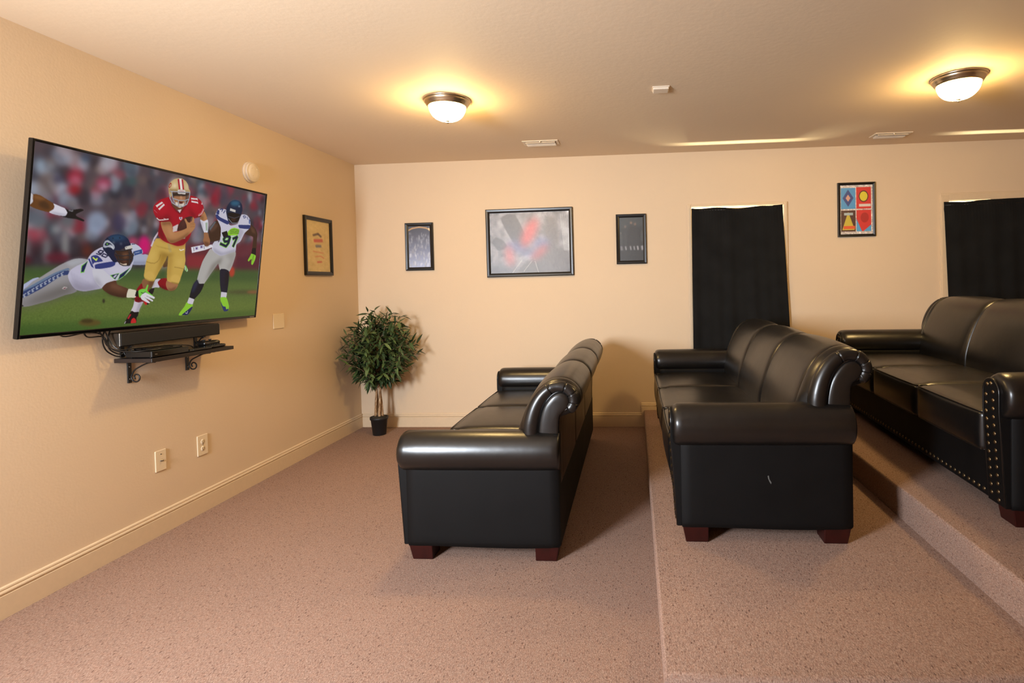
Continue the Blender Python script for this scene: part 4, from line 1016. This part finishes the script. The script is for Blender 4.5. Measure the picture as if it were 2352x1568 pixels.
    # runner: head
    cv.poly([(650, 370), (960, 380), (958, 520), (900, 600), (820, 622), (720, 585), (660, 480)], (158, 108, 76))
    cv.poly([(655, 365), (965, 380), (955, 425), (850, 440), (740, 432), (680, 440), (672, 520), (655, 470)], (40, 30, 28), blur=1.2, alpha=0.95)
    cv.poly([(920, 420), (962, 400), (955, 520), (910, 580)], (48, 40, 46), blur=2, alpha=0.8); cv.poly([(800, 440), (840, 430), (850, 490), (810, 500)], (196, 144, 108), blur=1.5, alpha=0.8)
    cv.poly([(784, 536), (830, 545), (862, 548), (845, 588), (800, 582)], (84, 34, 30))
    cv.poly([(574, 300), (580, 215), (620, 150), (690, 97), (770, 78), (850, 90), (920, 140), (962, 210), (978, 290), (1004, 330), (1004, 378), (900, 350), (760, 345), (650, 348), (645, 420), (600, 470), (584, 400)], (186, 158, 108))
    cv.poly([(600, 250), (650, 150), (740, 110), (760, 200), (720, 290), (640, 320)], (214, 190, 146), blur=5, alpha=0.7); cv.blob(700, 230, 26, 22, (240, 226, 200), blur=3, alpha=0.8); cv.poly([(900, 150), (960, 230), (975, 310), (910, 320), (890, 230)], (206, 190, 160), blur=4, alpha=0.7)
    cv.poly([(590, 300), (760, 310), (900, 330), (985, 345), (1000, 375), (900, 352), (650, 348), (600, 345)], (120, 92, 54), blur=2.5, alpha=0.8)
    cv.poly([(752, 95), (785, 95), (810, 302), (780, 302)], (164, 20, 44), smooth=False); cv.poly([(786, 88), (830, 88), (854, 305), (812, 303)], (226, 218, 210), smooth=False); cv.poly([(832, 100), (860, 103), (884, 308), (856, 306)], (164, 20, 44), smooth=False)
    cv.poly([(576, 250), (590, 195), (620, 165), (634, 190), (624, 240), (590, 275)], (150, 50, 40)); cv.stroke([(596, 245), (618, 200)], 12 * w, (210, 190, 160)); 
    cv.poly([(758, 312), (830, 308), (906, 322), (910, 398), (835, 392), (762, 386)], (206, 196, 192)); cv.stroke([(790, 330), (880, 338)], 12 * w, (190, 110, 110), alpha=0.7); cv.stroke([(765, 362), (908, 370)], 6 * w, (130, 120, 116))
    cv.poly([(712, 560), (745, 556), (790, 590), (850, 585), (884, 566), (880, 630), (800, 668), (725, 625)], (206, 196, 184)); cv.stroke([(760, 600), (840, 610)], 5 * w, (140, 130, 120))
    for pts in ([(606, 340), (700, 345), (1003, 362)], [(640, 350), (655, 460), (690, 560)], [(655, 480), (780, 520), (900, 524), (985, 496)], [(602, 400), (602, 480), (650, 570), (740, 630), (860, 644), (940, 600), (985, 500), (1000, 360)], [(905, 524), (910, 620)], [(770, 520), (775, 640)]):
        cv.stroke(pts, 19 * w, (92, 92, 98)); cv.stroke([(x, y - 3) for x, y in pts], 11 * w, (178, 178, 184))
    # diving player
    use('C'); w = 1 / 540 / 7.35
    cv.poly([(90, 980), (180, 920), (260, 870), (340, 848), (378, 862), (300, 960), (90, 1080)], (166, 172, 200))
    cv.poly([(30, 1332), (50, 1200), (100, 1060), (180, 990), (260, 915), (380, 850), (520, 760), (700, 650), (820, 590), (950, 540), (1060, 528), (1200, 550), (1190, 580), (1000, 655), (900, 745), (860, 810), (872, 900), (960, 1020), (1004, 1080), (920, 1122), (800, 1150), (560, 1240), (400, 1282), (180, 1338)], (146, 143, 146))
    cv.poly([(330, 1160), (600, 1050), (860, 960), (1004, 1080), (800, 1150), (560, 1240), (180, 1338), (40, 1320)], (88, 82, 78), blur=9, alpha=0.9)
    cv.poly([(820, 600), (950, 545), (1060, 532), (1190, 556), (1000, 640), (900, 660)], (166, 168, 176), blur=3, alpha=0.8)
    cv.poly([(95, 1065), (380, 900), (640, 765), (850, 690), (880, 720), (760, 748), (600, 825), (300, 995), (88, 1100)], (98, 116, 142))
    cv.poly([(88, 1095), (300, 990), (600, 822), (760, 745), (872, 735), (852, 802), (760, 818), (640, 885), (400, 1040), (78, 1200)], (46, 60, 104))
    for k in range(10):
        t = k / 9.0; x = 110 + 630 * t; y = 1150 - 360 * t + 30 * math.sin(PI * t) * -0.4
        cv.stroke([(x + 38, y - 34), (x - 8, y - 4), (x + 12, y + 2), (x + 2, y + 30), (x + 30, y + 12)], 11 * w, (150, 156, 172))
    cv.poly([(750, 1040), (790, 1005), (845, 1015), (800, 1055)], (186, 178, 176)); cv.poly([(768, 1040), (800, 1020), (825, 1022), (796, 1048)], (110, 60, 70))
    cv.poly([(1195, 520), (1250, 445), (1320, 390), (1442, 338), (1560, 460), (1690, 590), (1760, 652), (1900, 640), (1965, 560), (1910, 720), (1795, 835), (1690, 902), (1560, 900), (1432, 1030), (1290, 1062), (1130, 1086), (1000, 1062), (930, 1000), (872, 900), (853, 810), (900, 722), (1010, 650), (1110, 610), (1185, 560)], (182, 178, 198))
    cv.poly([(880, 900), (960, 930), (1100, 1000), (1290, 990), (1430, 1015), (1290, 1062), (1130, 1086), (1000, 1062), (930, 1000)], (104, 98, 114), blur=7, alpha=0.9)
    for k in range(7): cv.stroke([(905 + 46 * k, 760 + 26 * k), (940 + 46 * k, 880 + 20 * k), (1010 + 44 * k, 960 + 10 * k)], 9 * w, (146, 142, 164), blur=1.5, alpha=0.7)
    cv.poly([(1490, 720), (1650, 640), (1760, 660), (1880, 660), (1790, 780), (1640, 800)], (196, 194, 208), blur=5, alpha=0.6)
    for g, c in ((0, (110, 190, 60)), (1, (18, 30, 72))):
        q = 10 * g
        cv.poly([(1066 + q, 776 - 2 * q), (1082 + q, 650 + q), (1194 - q, 566 + q), (1150, 680), (1128 - q, 765 - q)], c, smooth=False)
        cv.poly([(1560 + 2 * q, 816), (1722 - q, 776 + q), (1645, 895 - q)], c, smooth=False); cv.poly([(1700 + q, 870), (1730, 800 + q), (1915 - 2 * q, 680 + q), (1795, 836 - q), (1685 + q, 902 - q)], c, smooth=False)
    cv.poly([(1640, 860), (1690, 800), (1650, 810), (1610, 850)], (182, 178, 198), smooth=False)
    cv.poly([(1240, 505), (1290, 475), (1355, 482), (1442, 576), (1300, 602), (1268, 632)], (42, 52, 112)); cv.poly([(1304, 650), (1350, 622), (1640, 578), (1642, 645), (1560, 682), (1330, 712)], (44, 54, 114)); cv.poly([(1194, 540), (1216, 528), (1292, 694), (1248, 668)], (44, 54, 114))
    cv.stroke([(1275, 514), (1330, 562), (1344, 528)], 17 * w, (194, 216, 80))
    cv.stroke([(1450, 404), (1394, 396), (1362, 424), (1392, 446), (1440, 430), (1452, 404)], 15 * w, (24, 26, 60)); cv.stroke([(1448, 410), (1400, 470), (1330, 448)], 14 * w, (24, 26, 60)); cv.stroke([(1455, 450), (1528, 482), (1488, 512), (1418, 486), (1455, 450)], 15 * w, (24, 26, 60))
    cv.poly([(1905, 290), (1955, 275), (2050, 325), (2108, 395), (2104, 455), (1972, 484), (1930, 420)], (184, 186, 204)); cv.poly([(1962, 412), (2100, 374), (2106, 448), (1972, 484)], (48, 74, 128), smooth=False); cv.stroke([(1985, 440), (2060, 422)], 7 * w, (170, 180, 200)); cv.stroke([(1930, 290), (1978, 292)], 12 * w, (24, 26, 60))
    cv.poly([(1262, 722), (1350, 705), (1442, 718), (1560, 828), (1672, 912), (1560, 940), (1490, 965), (1430, 1032), (1340, 960), (1290, 860)], (192, 190, 200)); cv.poly([(1290, 860), (1340, 860), (1440, 1000), (1430, 1032), (1340, 960)], (140, 136, 150), blur=4, alpha=0.8)
    cv.poly([(1430, 1022), (1500, 950), (1600, 915), (1664, 905), (1682, 970), (1780, 1010), (1872, 1052), (1840, 1190), (1700, 1182), (1560, 1140), (1450, 1065)], (78, 48, 34)); cv.poly([(1560, 960), (1660, 960), (1800, 1040), (1850, 1080), (1700, 1070), (1580, 1030)], (116, 78, 58), blur=4, alpha=0.7); cv.poly([(1450, 1060), (1560, 1110), (1700, 1150), (1840, 1160), (1840, 1190), (1700, 1182), (1560, 1140)], (40, 24, 18), blur=3, alpha=0.8)
    cv.poly([(1872, 1050), (1940, 1056), (2012, 1080), (1995, 1190), (1910, 1195), (1838, 1186)], (206, 200, 180))
    cv.poly([(2006, 1078), (2042, 1080), (2034, 1186), (1982, 1166)], (20, 18, 22), smooth=False); cv.stroke([(1930, 1218), (2010, 1220)], 8 * w, (24, 20, 22))
    cv.poly([(2040, 1080), (2110, 1046), (2158, 1048), (2192, 976), (2208, 992), (2192, 1080), (2284, 1160), (2270, 1184), (2140, 1150), (2060, 1196)], (112, 190, 70))
    cv.poly([(2078, 1172), (2150, 1110), (2240, 1150), (2318, 1190), (2304, 1218), (2226, 1196), (2290, 1244), (2270, 1262), (2170, 1216), (2236, 1276), (2214, 1292), (2100, 1230)], (208, 204, 210)); cv.stroke([(2180, 1170), (2290, 1215)], 6 * w, (120, 118, 124)); cv.stroke([(2150, 1200), (2260, 1255)], 6 * w, (120, 118, 124)); cv.stroke([(2090, 1110), (2120, 1125), (2160, 1100)], 9 * w, (30, 36, 30))
    cv.poly([(1440, 330), (1450, 268), (1500, 188), (1580, 140), (1690, 122), (1790, 145), (1862, 200), (1902, 280), (1912, 312), (1820, 345), (1700, 398), (1650, 400), (1632, 480), (1692, 585), (1620, 592), (1530, 480), (1448, 380)], (16, 26, 54))
    cv.poly([(1500, 200), (1580, 148), (1690, 130), (1790, 152), (1850, 205), (1700, 230), (1580, 230)], (34, 80, 112), blur=5, alpha=0.85)
    for (x, y, r) in ((1622, 262, 14), (1746, 284, 14), (1815, 268, 7), (1862, 262, 6)): cv.blob(x, y, r, r * 0.8, (206, 200, 190), blur=2, alpha=0.9)
    for (x, y) in ((1520, 196), (1610, 190), (1725, 184)): cv.blob(x, y, 10, 9, (8, 10, 18), blur=0.5)
    cv.poly([(1446, 335), (1452, 285), (1480, 235), (1530, 222), (1590, 265), (1632, 310), (1640, 350), (1618, 384), (1580, 352), (1530, 340), (1480, 352)], (160, 164, 176)); cv.poly([(1470, 300), (1500, 258), (1560, 272), (1600, 310), (1560, 296), (1530, 312), (1490, 318)], (22, 30, 58)); cv.blob(1514, 288, 13, 10, (110, 190, 60)); cv.poly([(1560, 320), (1605, 330), (1618, 372), (1580, 340)], (200, 200, 206))
    cv.poly([(1655, 415), (1780, 405), (1905, 395), (1935, 560), (1860, 645), (1745, 645), (1690, 560)], (54, 34, 26)); cv.poly([(1760, 440), (1870, 430), (1860, 520), (1800, 540)], (118, 78, 54), blur=3, alpha=0.8); cv.poly([(1770, 560), (1840, 550), (1840, 600), (1780, 605)], (96, 56, 42), blur=2, alpha=0.8)
    cv.poly([(1722, 605), (1780, 625), (1842, 615), (1832, 662), (1745, 655)], (192, 172, 152)); cv.poly([(1812, 338), (1870, 320), (1930, 308), (1936, 368), (1830, 388)], (194, 188, 180)); cv.blob(1836, 346, 8, 8, (60, 56, 56))
    for pts in ([(1650, 400), (1780, 400), (1935, 370)], [(1660, 470), (1780, 490), (1950, 470)], [(1690, 540), (1790, 560), (1945, 540)], [(1700, 500), (1720, 620), (1790, 655), (1890, 650), (1940, 560), (1960, 420)], [(1880, 400), (1900, 520), (1880, 640)], [(1640, 420), (1700, 500)]):
        cv.stroke(pts, 13 * w, (14, 14, 20)); cv.stroke([(x, y - 3) for x, y in pts], 3.5 * w, (104, 104, 116), alpha=0.8)
    cv.poly([(60, 1290), (110, 1330), (40, 1345)], (14, 14, 18))
    cv.map = ident
TVW, TVH, TVT = 1.400, 0.789, 0.1331
tv = empty('television', (0.068, -2.213, 1.1358)); tv.rotation_euler = (0, TVT, 0)
tag(tv, 'large flat television tilted down on the wall, showing an american football game', 'television')
yl, yr, zb, zt = -0.7105, 0.7130, -0.0165, 0.8005
box('back_shell', -0.019, -0.003, yl + 0.001, yr - 0.001, zb + 0.001, zt - 0.001, 'black_plastic', tv, bevel=0.002)
box('electronics_housing', -0.045, -0.013, -0.52, 0.52, 0.10, 0.60, 'black_plastic', tv, bevel=0.01)
def bezel(name, a):
    o = box(name, -0.016, 0.003, *a, 'gloss_black', tv, bevel=0.003, seg=3); return o
bezel('bezel', (yl, -TVW / 2, zb, zt)); bezel('bezel', (TVW / 2, yr, zb, zt)); bezel('bezel', (-TVW / 2, TVW / 2, zb, 0.0)); bezel('bezel', (-TVW / 2, TVW / 2, TVH, zt))
cvs = Canvas(600, 338, (30, 30, 30), 2); paint_game(cvs)
sc = print_plane('screen', cvs, (0.0, -TVW / 2, TVH), (0, TVW, 0), (0, 0, -TVH), 'screen_picture', tv)
sc['label'] = 'lit screen with three football players on a green field'
box('logo', 0.0028, 0.0036, 0.650, 0.690, -0.0115, -0.0065, 'steel', tv)
box('wall_mount', -0.110, -0.044, -0.15, 0.15, 0.25, 0.62, 'black_iron', tv, bevel=0.003)

# ------------------------------------------------------------------ framed posters (plain stand-ins in the colours of the originals)
def framed(name, wall, a0, a1, z0, z1, tilt, fwid, depth, cv, label, cat='picture', frame_mat='frame_black', glass='matte_acrylic'):
    """wall 'back' (a = x) or 'left' (a = y); tilt in the wall plane"""
    ca, cz = (a0 + a1) / 2, (z0 + z1) / 2; w, h = (a1 - a0) / 2, (z1 - z0) / 2
    e = empty(name, (ca, 0, cz) if wall == 'back' else (0, ca, cz))
    # local frame: X along the wall, Z up, -Y into the room
    e.rotation_euler = (0, -tilt, 0) if wall == 'back' else (0, 0, 0)
    if wall == 'left': e.rotation_euler = Matrix(((0, -1, 0), (1, 0, 0), (0, 0, 1))).to_euler(); 
    if wall == 'left' and tilt: e.rotation_euler = (Matrix(((0, -1, 0), (1, 0, 0), (0, 0, 1))) @ Matrix.Rotation(-tilt, 3, 'Y')).to_euler()
    tag(e, label, cat)
    prof = [(0.0, 0.0), (0.0, depth * 0.85), (fwid * 0.18, depth), (fwid * 0.6, depth * 0.92), (fwid, depth * 0.62), (fwid, 0.0)]
    cor = [(-w, -h), (w, -h), (w, h), (-w, h)]; inn = [(1, 1), (-1, 1), (-1, -1), (1, -1)]
    for k in range(4):
        rings = []
        for c in (k, (k + 1) % 4):
            rings.append([(cor[c][0] + inn[c][0] * d, -y - 0.001, cor[c][1] + inn[c][1] * d) for d, y in prof])
        loft('frame_side', rings, frame_mat, e, smooth=False)
    b = fwid * 0.75
    box('backing', -w + b, w - b, -0.006, -0.001, -h + b, h - b, 'paper_back', e)
    print_plane('print', cv, (-w + b, -0.0072, h - b), (2 * (w - b), 0, 0), (0, 0, -2 * (h - b)), 'poster_print', e)
    box('glazing', -w + b, w - b, -0.0112, -0.0095, -h + b, h - b, glass, e)
    return e
def noisy(cv, amp, r=1, seed=1):
    rg = np.random.default_rng(seed); n = box_blur(rg.normal(0, 1, cv.im.shape[:2]), r); n /= n.std() + 1e-9
    cv.im += (n * amp)[..., None]
# 1: cream sheet with a slim loose brush sketch in black, red and blue
cv = Canvas(70, 130, (214, 190, 128)); noisy(cv, 4, 6, 2); noisy(cv, 3, 1, 3)
for (pts, wd, c) in (([(.30, .30), (.50, .26), (.62, .31)], .07, (70, 48, 44)), ([(.34, .40), (.66, .38)], .11, (196, 66, 56)), ([(.40, .50), (.60, .49)], .09, (92, 96, 124)), ([(.28, .60), (.70, .62)], .035, (204, 120, 84)), ([(.36, .70), (.58, .68), (.72, .72)], .03, (206, 104, 72)), ([(.44, .80), (.62, .79)], .05, (196, 60, 50))):
    cv.stroke(pts, wd, c, blur=1.0, alpha=0.8)
framed('framed_poster', 'left', -0.836, -0.445, 1.410, 1.879, 0.0, 0.030, 0.022, cv, 'black framed cream poster with a slim red and blue sketch, near the corner')
# 2: blue night picture with rows of pale vertical marks under a golden arc
cv = Canvas(80, 130, (110, 120, 150))
for k in range(26):
    t = k / 25; cv.poly([(0, t), (1, t), (1, 1.05), (0, 1.05)], tuple(np.array((40, 42, 58)) * (1 - t) + np.array((176, 190, 228)) * t), smooth=False)
rr = random.Random(4)
for k in range(120):
    x, y = rr.random(), 0.12 + 0.8 * rr.random() ** 0.8; v = 140 + 115 * y * rr.random()
    cv.stroke([(x, y), (x + rr.uniform(-.02, .02), y + rr.uniform(.03, .10))], rr.uniform(.015, .05), (v, v + 4, v + 16), blur=1.0, alpha=0.6)
cv.stroke([(.02, .12), (.2, .07), (.5, .045), (.8, .07), (.98, .13)], .05, (206, 158, 96), blur=1.2); cv.stroke([(.9, .08), (.99, .15)], .06, (240, 214, 160), blur=1.2)
framed('framed_poster', 'back', 0.472, 0.736, 1.449, 1.886, 0.0, 0.030, 0.020, cv, 'small black framed blue poster with a golden arc, left of the big poster')
# 3: large stormy city picture with loose red and blue swathes
cv = Canvas(190, 140, (128, 128, 136)); noisy(cv, 16, 16, 8); noisy(cv, 9, 7, 9)
for (pts, c, bl) in (([(.15, .10), (.33, .05), (.48, .50), (.36, .58), (.28, .46)], (66, 64, 70), 1.2), ([(.03, .48), (.09, .40), (.18, .46), (.22, .56), (.12, .62)], (72, 72, 78), 1.5),
                     ([(.70, .10), (.84, .12), (.86, .55), (.72, .60), (.68, .40)], (96, 90, 92), 5), ([(.66, .55), (.98, .62), (1, .98), (.60, 1.0), (.5, .80)], (92, 88, 90), 6), ([(.30, 1.0), (.46, .78), (.62, .84), (.66, 1.0)], (84, 80, 80), 4), ([(0, .8), (.3, .86), (.34, 1), (0, 1)], (84, 86, 96), 8)):
    cv.poly(pts, c, blur=bl, alpha=0.85)
for k in range(5): cv.stroke([(.885 + .024 * k, .06), (.925 + .018 * k, .64)], .010, (188, 192, 196), blur=0.8, alpha=0.8)
cv.blob(.34, .56, .13, .10, (92, 96, 146), blur=7, alpha=0.8, rot=0.3); cv.blob(.64, .52, .11, .09, (92, 96, 146), blur=7, alpha=0.8, rot=-0.3); cv.blob(.50, .66, .12, .07, (88, 92, 140), blur=7, alpha=0.7)
cv.blob(.50, .34, .08, .24, (204, 66, 66), blur=8, alpha=0.85, rot=0.35); cv.blob(.25, .70, .05, .17, (200, 70, 68), blur=8, alpha=0.7, rot=-0.1); cv.blob(.62, .66, .05, .15, (204, 68, 66), blur=8, alpha=0.7, rot=0.7)
for p, q in (((.28, .98), (.40, .78)), ((.42, .96), (.52, .80)), ((.56, .80), (.60, .98))): cv.stroke([p, q], .006, (196, 192, 188), alpha=0.7)
noisy(cv, 4, 1, 12)
framed('framed_poster', 'back', 1.232, 2.027, 1.372, 1.987, 0.004, 0.034, 0.024, cv, 'largest framed poster, a grey stormy city with red and blue swathes', frame_mat='frame_black')
# 4: nearly black poster with dim grey upright shapes
cv = Canvas(80, 130, (22, 23, 25)); noisy(cv, 3, 4, 5)
cv.poly([(0, 0), (1, 0), (1, .25), (0, .3)], (52, 58, 60), blur=9, alpha=0.9, smooth=False)
for (x, y, rx, ry, c) in ((.28, .42, .09, .22, (40, 40, 42)), (.5, .42, .11, .26, (30, 30, 32)), (.68, .42, .10, .24, (34, 34, 36)), (.10, .50, .07, .15, (52, 54, 54)), (.92, .44, .06, .14, (56, 58, 58)), (.27, .22, .04, .03, (120, 104, 92)), (.50, .14, .045, .03, (150, 112, 84)), (.66, .17, .045, .03, (132, 100, 80)), (.09, .36, .03, .03, (104, 100, 92))):
    cv.blob(x, y, rx, ry, c, blur=1.8, alpha=0.9)
for (x, wd, v) in ((.1, .10, 110), (.27, .05, 180), (.46, .05, 180), (.60, .05, 170), (.74, .06, 180), (.92, .10, 150)): cv.stroke([(x, .66), (x + .02, .74)], wd, (v, v, v + 8), blur=1.4, alpha=0.9)
framed('framed_poster', 'back', 2.415, 2.684, 1.463, 1.907, 0.0, 0.030, 0.020, cv, 'small black framed poster, almost black with dim grey shapes, right of the big poster')
# 5: four bright colour fields with a worn pale border
cv = Canvas(100, 150, (206, 196, 192)); noisy(cv, 16, 3, 6); noisy(cv, 10, 1, 7)
for (x0, y0, x1, y1, c) in ((.05, .07, .475, .485, (70, 150, 204)), (.50, .06, .93, .485, (206, 40, 44)), (.05, .515, .475, .93, (72, 36, 38)), (.50, .51, .93, .93, (206, 44, 48))):
    cv.poly([(x0, y0), (x1, y0), (x1, y1), (x0, y1)], c, smooth=False)
cv.poly([(.26, .10), (.42, .27), (.26, .44), (.10, .27)], (40, 66, 134), smooth=False); cv.poly([(.26, .20), (.33, .27), (.26, .34), (.19, .27)], (214, 160, 142), smooth=False)
cv.blob(.715, .24, .14, .115, (64, 26, 28)); cv.blob(.715, .24, .115, .095, (216, 200, 54)); cv.poly([(.58, .39), (.92, .39), (.92, .445), (.58, .445)], (214, 204, 198), smooth=False)
cv.poly([(.08, .90), (.26, .54), (.45, .90)], (196, 176, 60), smooth=False); cv.poly([(.14, .56), (.40, .56), (.40, .61), (.14, .61)], (168, 184, 188), smooth=False); cv.poly([(.12, .82), (.46, .82), (.46, .88), (.12, .88)], (220, 88, 44), smooth=False)
cv.poly([(.50, .68), (.66, .93), (.50, .93)], (78, 158, 208), smooth=False); cv.poly([(.70, .93), (.93, .80), (.93, .93)], (78, 158, 208), smooth=False); cv.blob(.74, .66, .12, .10, (170, 24, 34))
framed('framed_poster', 'back', 4.342, 4.659, 1.653, 2.121, 0.0, 0.022, 0.020, cv, 'black framed poster of four bright red, blue and yellow panels, between the two curtained windows')

# ------------------------------------------------------------------ artificial tree
def build_tree():
    rr = random.Random(21)
    T = empty('artificial_tree', (0.293, -0.262, 0.0)); tag(T, 'artificial green leafy tree in a black pot in the corner', 'potted plant')
    lathe('pot', [(0.0, 0.0), (0.052, 0.0), (0.056, 0.004), (0.070, 0.135), (0.077, 0.138), (0.078, 0.158), (0.072, 0.160), (0.066, 0.150), (0.0, 0.148)], 'pot_black', T, n=40)
    lathe('moss', [(0.0, 0.145), (0.066, 0.145), (0.060, 0.158), (0.03, 0.168), (0.0, 0.170)], 'soil_moss', T, n=28)
    tops = []
    for k in range(4):
        a = k * PI / 2 + 0.4; b = a + 0.9
        pts = [(0.030 * math.cos(a), 0.022 * math.sin(a), 0.145), (0.026 * math.cos(a + .3), 0.02 * math.sin(a + .3), 0.27), (0.022 * math.cos(a + .8), 0.022 * math.sin(a + .8), 0.40), (0.05 * math.cos(b), 0.05 * math.sin(b), 0.55), (0.10 * math.cos(b + .2), 0.10 * math.sin(b + .2), 0.75)]
        tube('stem', catmull(pts, 5), [0.0125 - 0.0003 * i for i in range(21)], 'bark', T, 8); tops.append(pts)
    C = Vector((0.028, -0.02, 0.765)); R = Vector((0.315, 0.27, 0.335))
    def ok(p): return (p.x + T.location.x) > 0.012 and (p.y + T.location.y) < -0.012 and p.z > 0.36
    # twigs and leaf sites
    rings_all_v = []; rings_all_f = []; sites = []
    n_twig = 165
    for k in range(n_twig):
        u = 1 - 2 * (k + 0.5) / n_twig; ph = k * 2.39996 + rr.uniform(-.3, .3)
        s = math.sqrt(max(0, 1 - u * u)); d = Vector((s * math.cos(ph), s * math.sin(ph), u * 0.98))
        rad = rr.uniform(0.80, 1.06) if k % 3 else rr.uniform(0.45, 0.75)
        end = C + Vector((d.x * R.x, d.y * R.y, d.z * R.z)) * rad
        if d.z > 0.8: end.z += rr.uniform(0, 0.06)
        if d.z < -0.55: end.z = max(end.z, 0.46)
        st = Vector((rr.uniform(-.04, .04), rr.uniform(-.04, .04), min(max(0.42, end.z - 0.22), 0.72)))
        for _ in range(8):
            if ok(end): break
            end = end * 0.9 + Vector((C.x, C.y, end.z)) * 0.1
        mid = (st + end) / 2 + Vector((0, 0, 0.05)); droop = end + (end - mid) * 0.12 + Vector((0, 0, -0.02))
        path = catmull([st, mid, end], 4)
        rg = tube_rings(path, [0.004 - 0.00035 * i for i in range(len(path))], 4)
        base = len(rings_all_v)
        for r in rg: rings_all_v += [tuple(p) for p in r]
        for i in range(len(rg) - 1):
            for q in range(4):
                a = base + i * 4 + q; b = base + i * 4 + (q + 1) % 4; rings_all_f.append((a, b, b + 4, a + 4))
        dirv = (end - mid).normalized()
        nl = rr.randint(9, 12)
        for j in range(nl):
            t = 0.42 + 0.58 * j / (nl - 1)
            p = st * (1 - t) ** 2 + mid * 2 * t * (1 - t) + end * t * t
            ang = j * 2.4 + rr.uniform(-.5, .5)
            side = dirv.orthogonal().normalized(); side2 = dirv.cross(side)
            ld = (dirv * rr.uniform(0.45, 0.9) + (side * math.cos(ang) + side2 * math.sin(ang)) * rr.uniform(0.55, 0.95) + Vector((0, 0, -0.22))).normalized()
            L = rr.uniform(0.064, 0.108)
            if ok(p + ld * L) and ok(p): sites.append((p, ld, L, rr.uniform(0, 6.28)))
    tw = mesh('twigs', rings_all_v, rings_all_f, 'bark', T, True); tw['kind'] = 'stuff'
    def leaf_geo(bend, wd):
        V = []; F = []
        ts = (0.0, 0.18, 0.45, 0.75, 1.0); ws = (0.08, 0.75, 1.0, 0.62, 0.02)
        for t, w_ in zip(ts, ws):
            z = -bend * t * t
            V += [(t, -wd * w_, z + 0.25 * wd * w_), (t, 0, z), (t, wd * w_, z + 0.25 * wd * w_)]
        for i in range(4):
            a = i * 3; F += [(a, a + 3, a + 4, a + 1), (a + 1, a + 4, a + 5, a + 2)]
        return V, F
    geos = [leaf_geo(b, w_) for b, w_ in ((0.10, 0.135), (0.22, 0.145), (0.05, 0.125))]
    meshes = []
    for V, F in geos:
        me = bpy.data.meshes.new('leaf'); me.from_pydata(V, [], F); me.materials.append(MAT['leaf_green'])
        me.polygons.foreach_set('use_smooth', [True] * len(me.polygons)); meshes.append(me)
    def frame(p, ld, L, roll):
        up_ = Vector((0, 0, 1)); y = up_.cross(ld)
        if y.length < 1e-3: y = Vector((0, 1, 0))
        y.normalize(); z = ld.cross(y)
        c, s = math.cos(0.6 * math.sin(roll)), math.sin(0.6 * math.sin(roll))
        y2 = y * c + z * s; z2 = z * c - y * s
        m = Matrix((ld * L, y2 * L, z2 * L)).transposed().to_4x4(); m.translation = p; return m
    # the leaves nearest the camera side and the outline show largest
    view = Vector((0.43, -0.9, 0.1)).normalized()
    sites.sort(key=lambda s: -(s[0] - C).dot(view))
    V2 = []; F2 = []
    for i, (p, ld, L, roll) in enumerate(sites):
        m = frame(p, ld, L, roll); g = i % 3
        if i < 300:
            o = bpy.data.objects.new('leaf', meshes[g]); link(o, T); o.matrix_local = m
        else:
            b = len(V2); V2 += [tuple(m @ Vector(v)) for v in geos[g][0]]; F2 += [tuple(b + q for q in f) for f in geos[g][1]]
    fo = mesh('foliage', V2, F2, 'leaf_green', T, True); fo['kind'] = 'stuff'
build_tree()
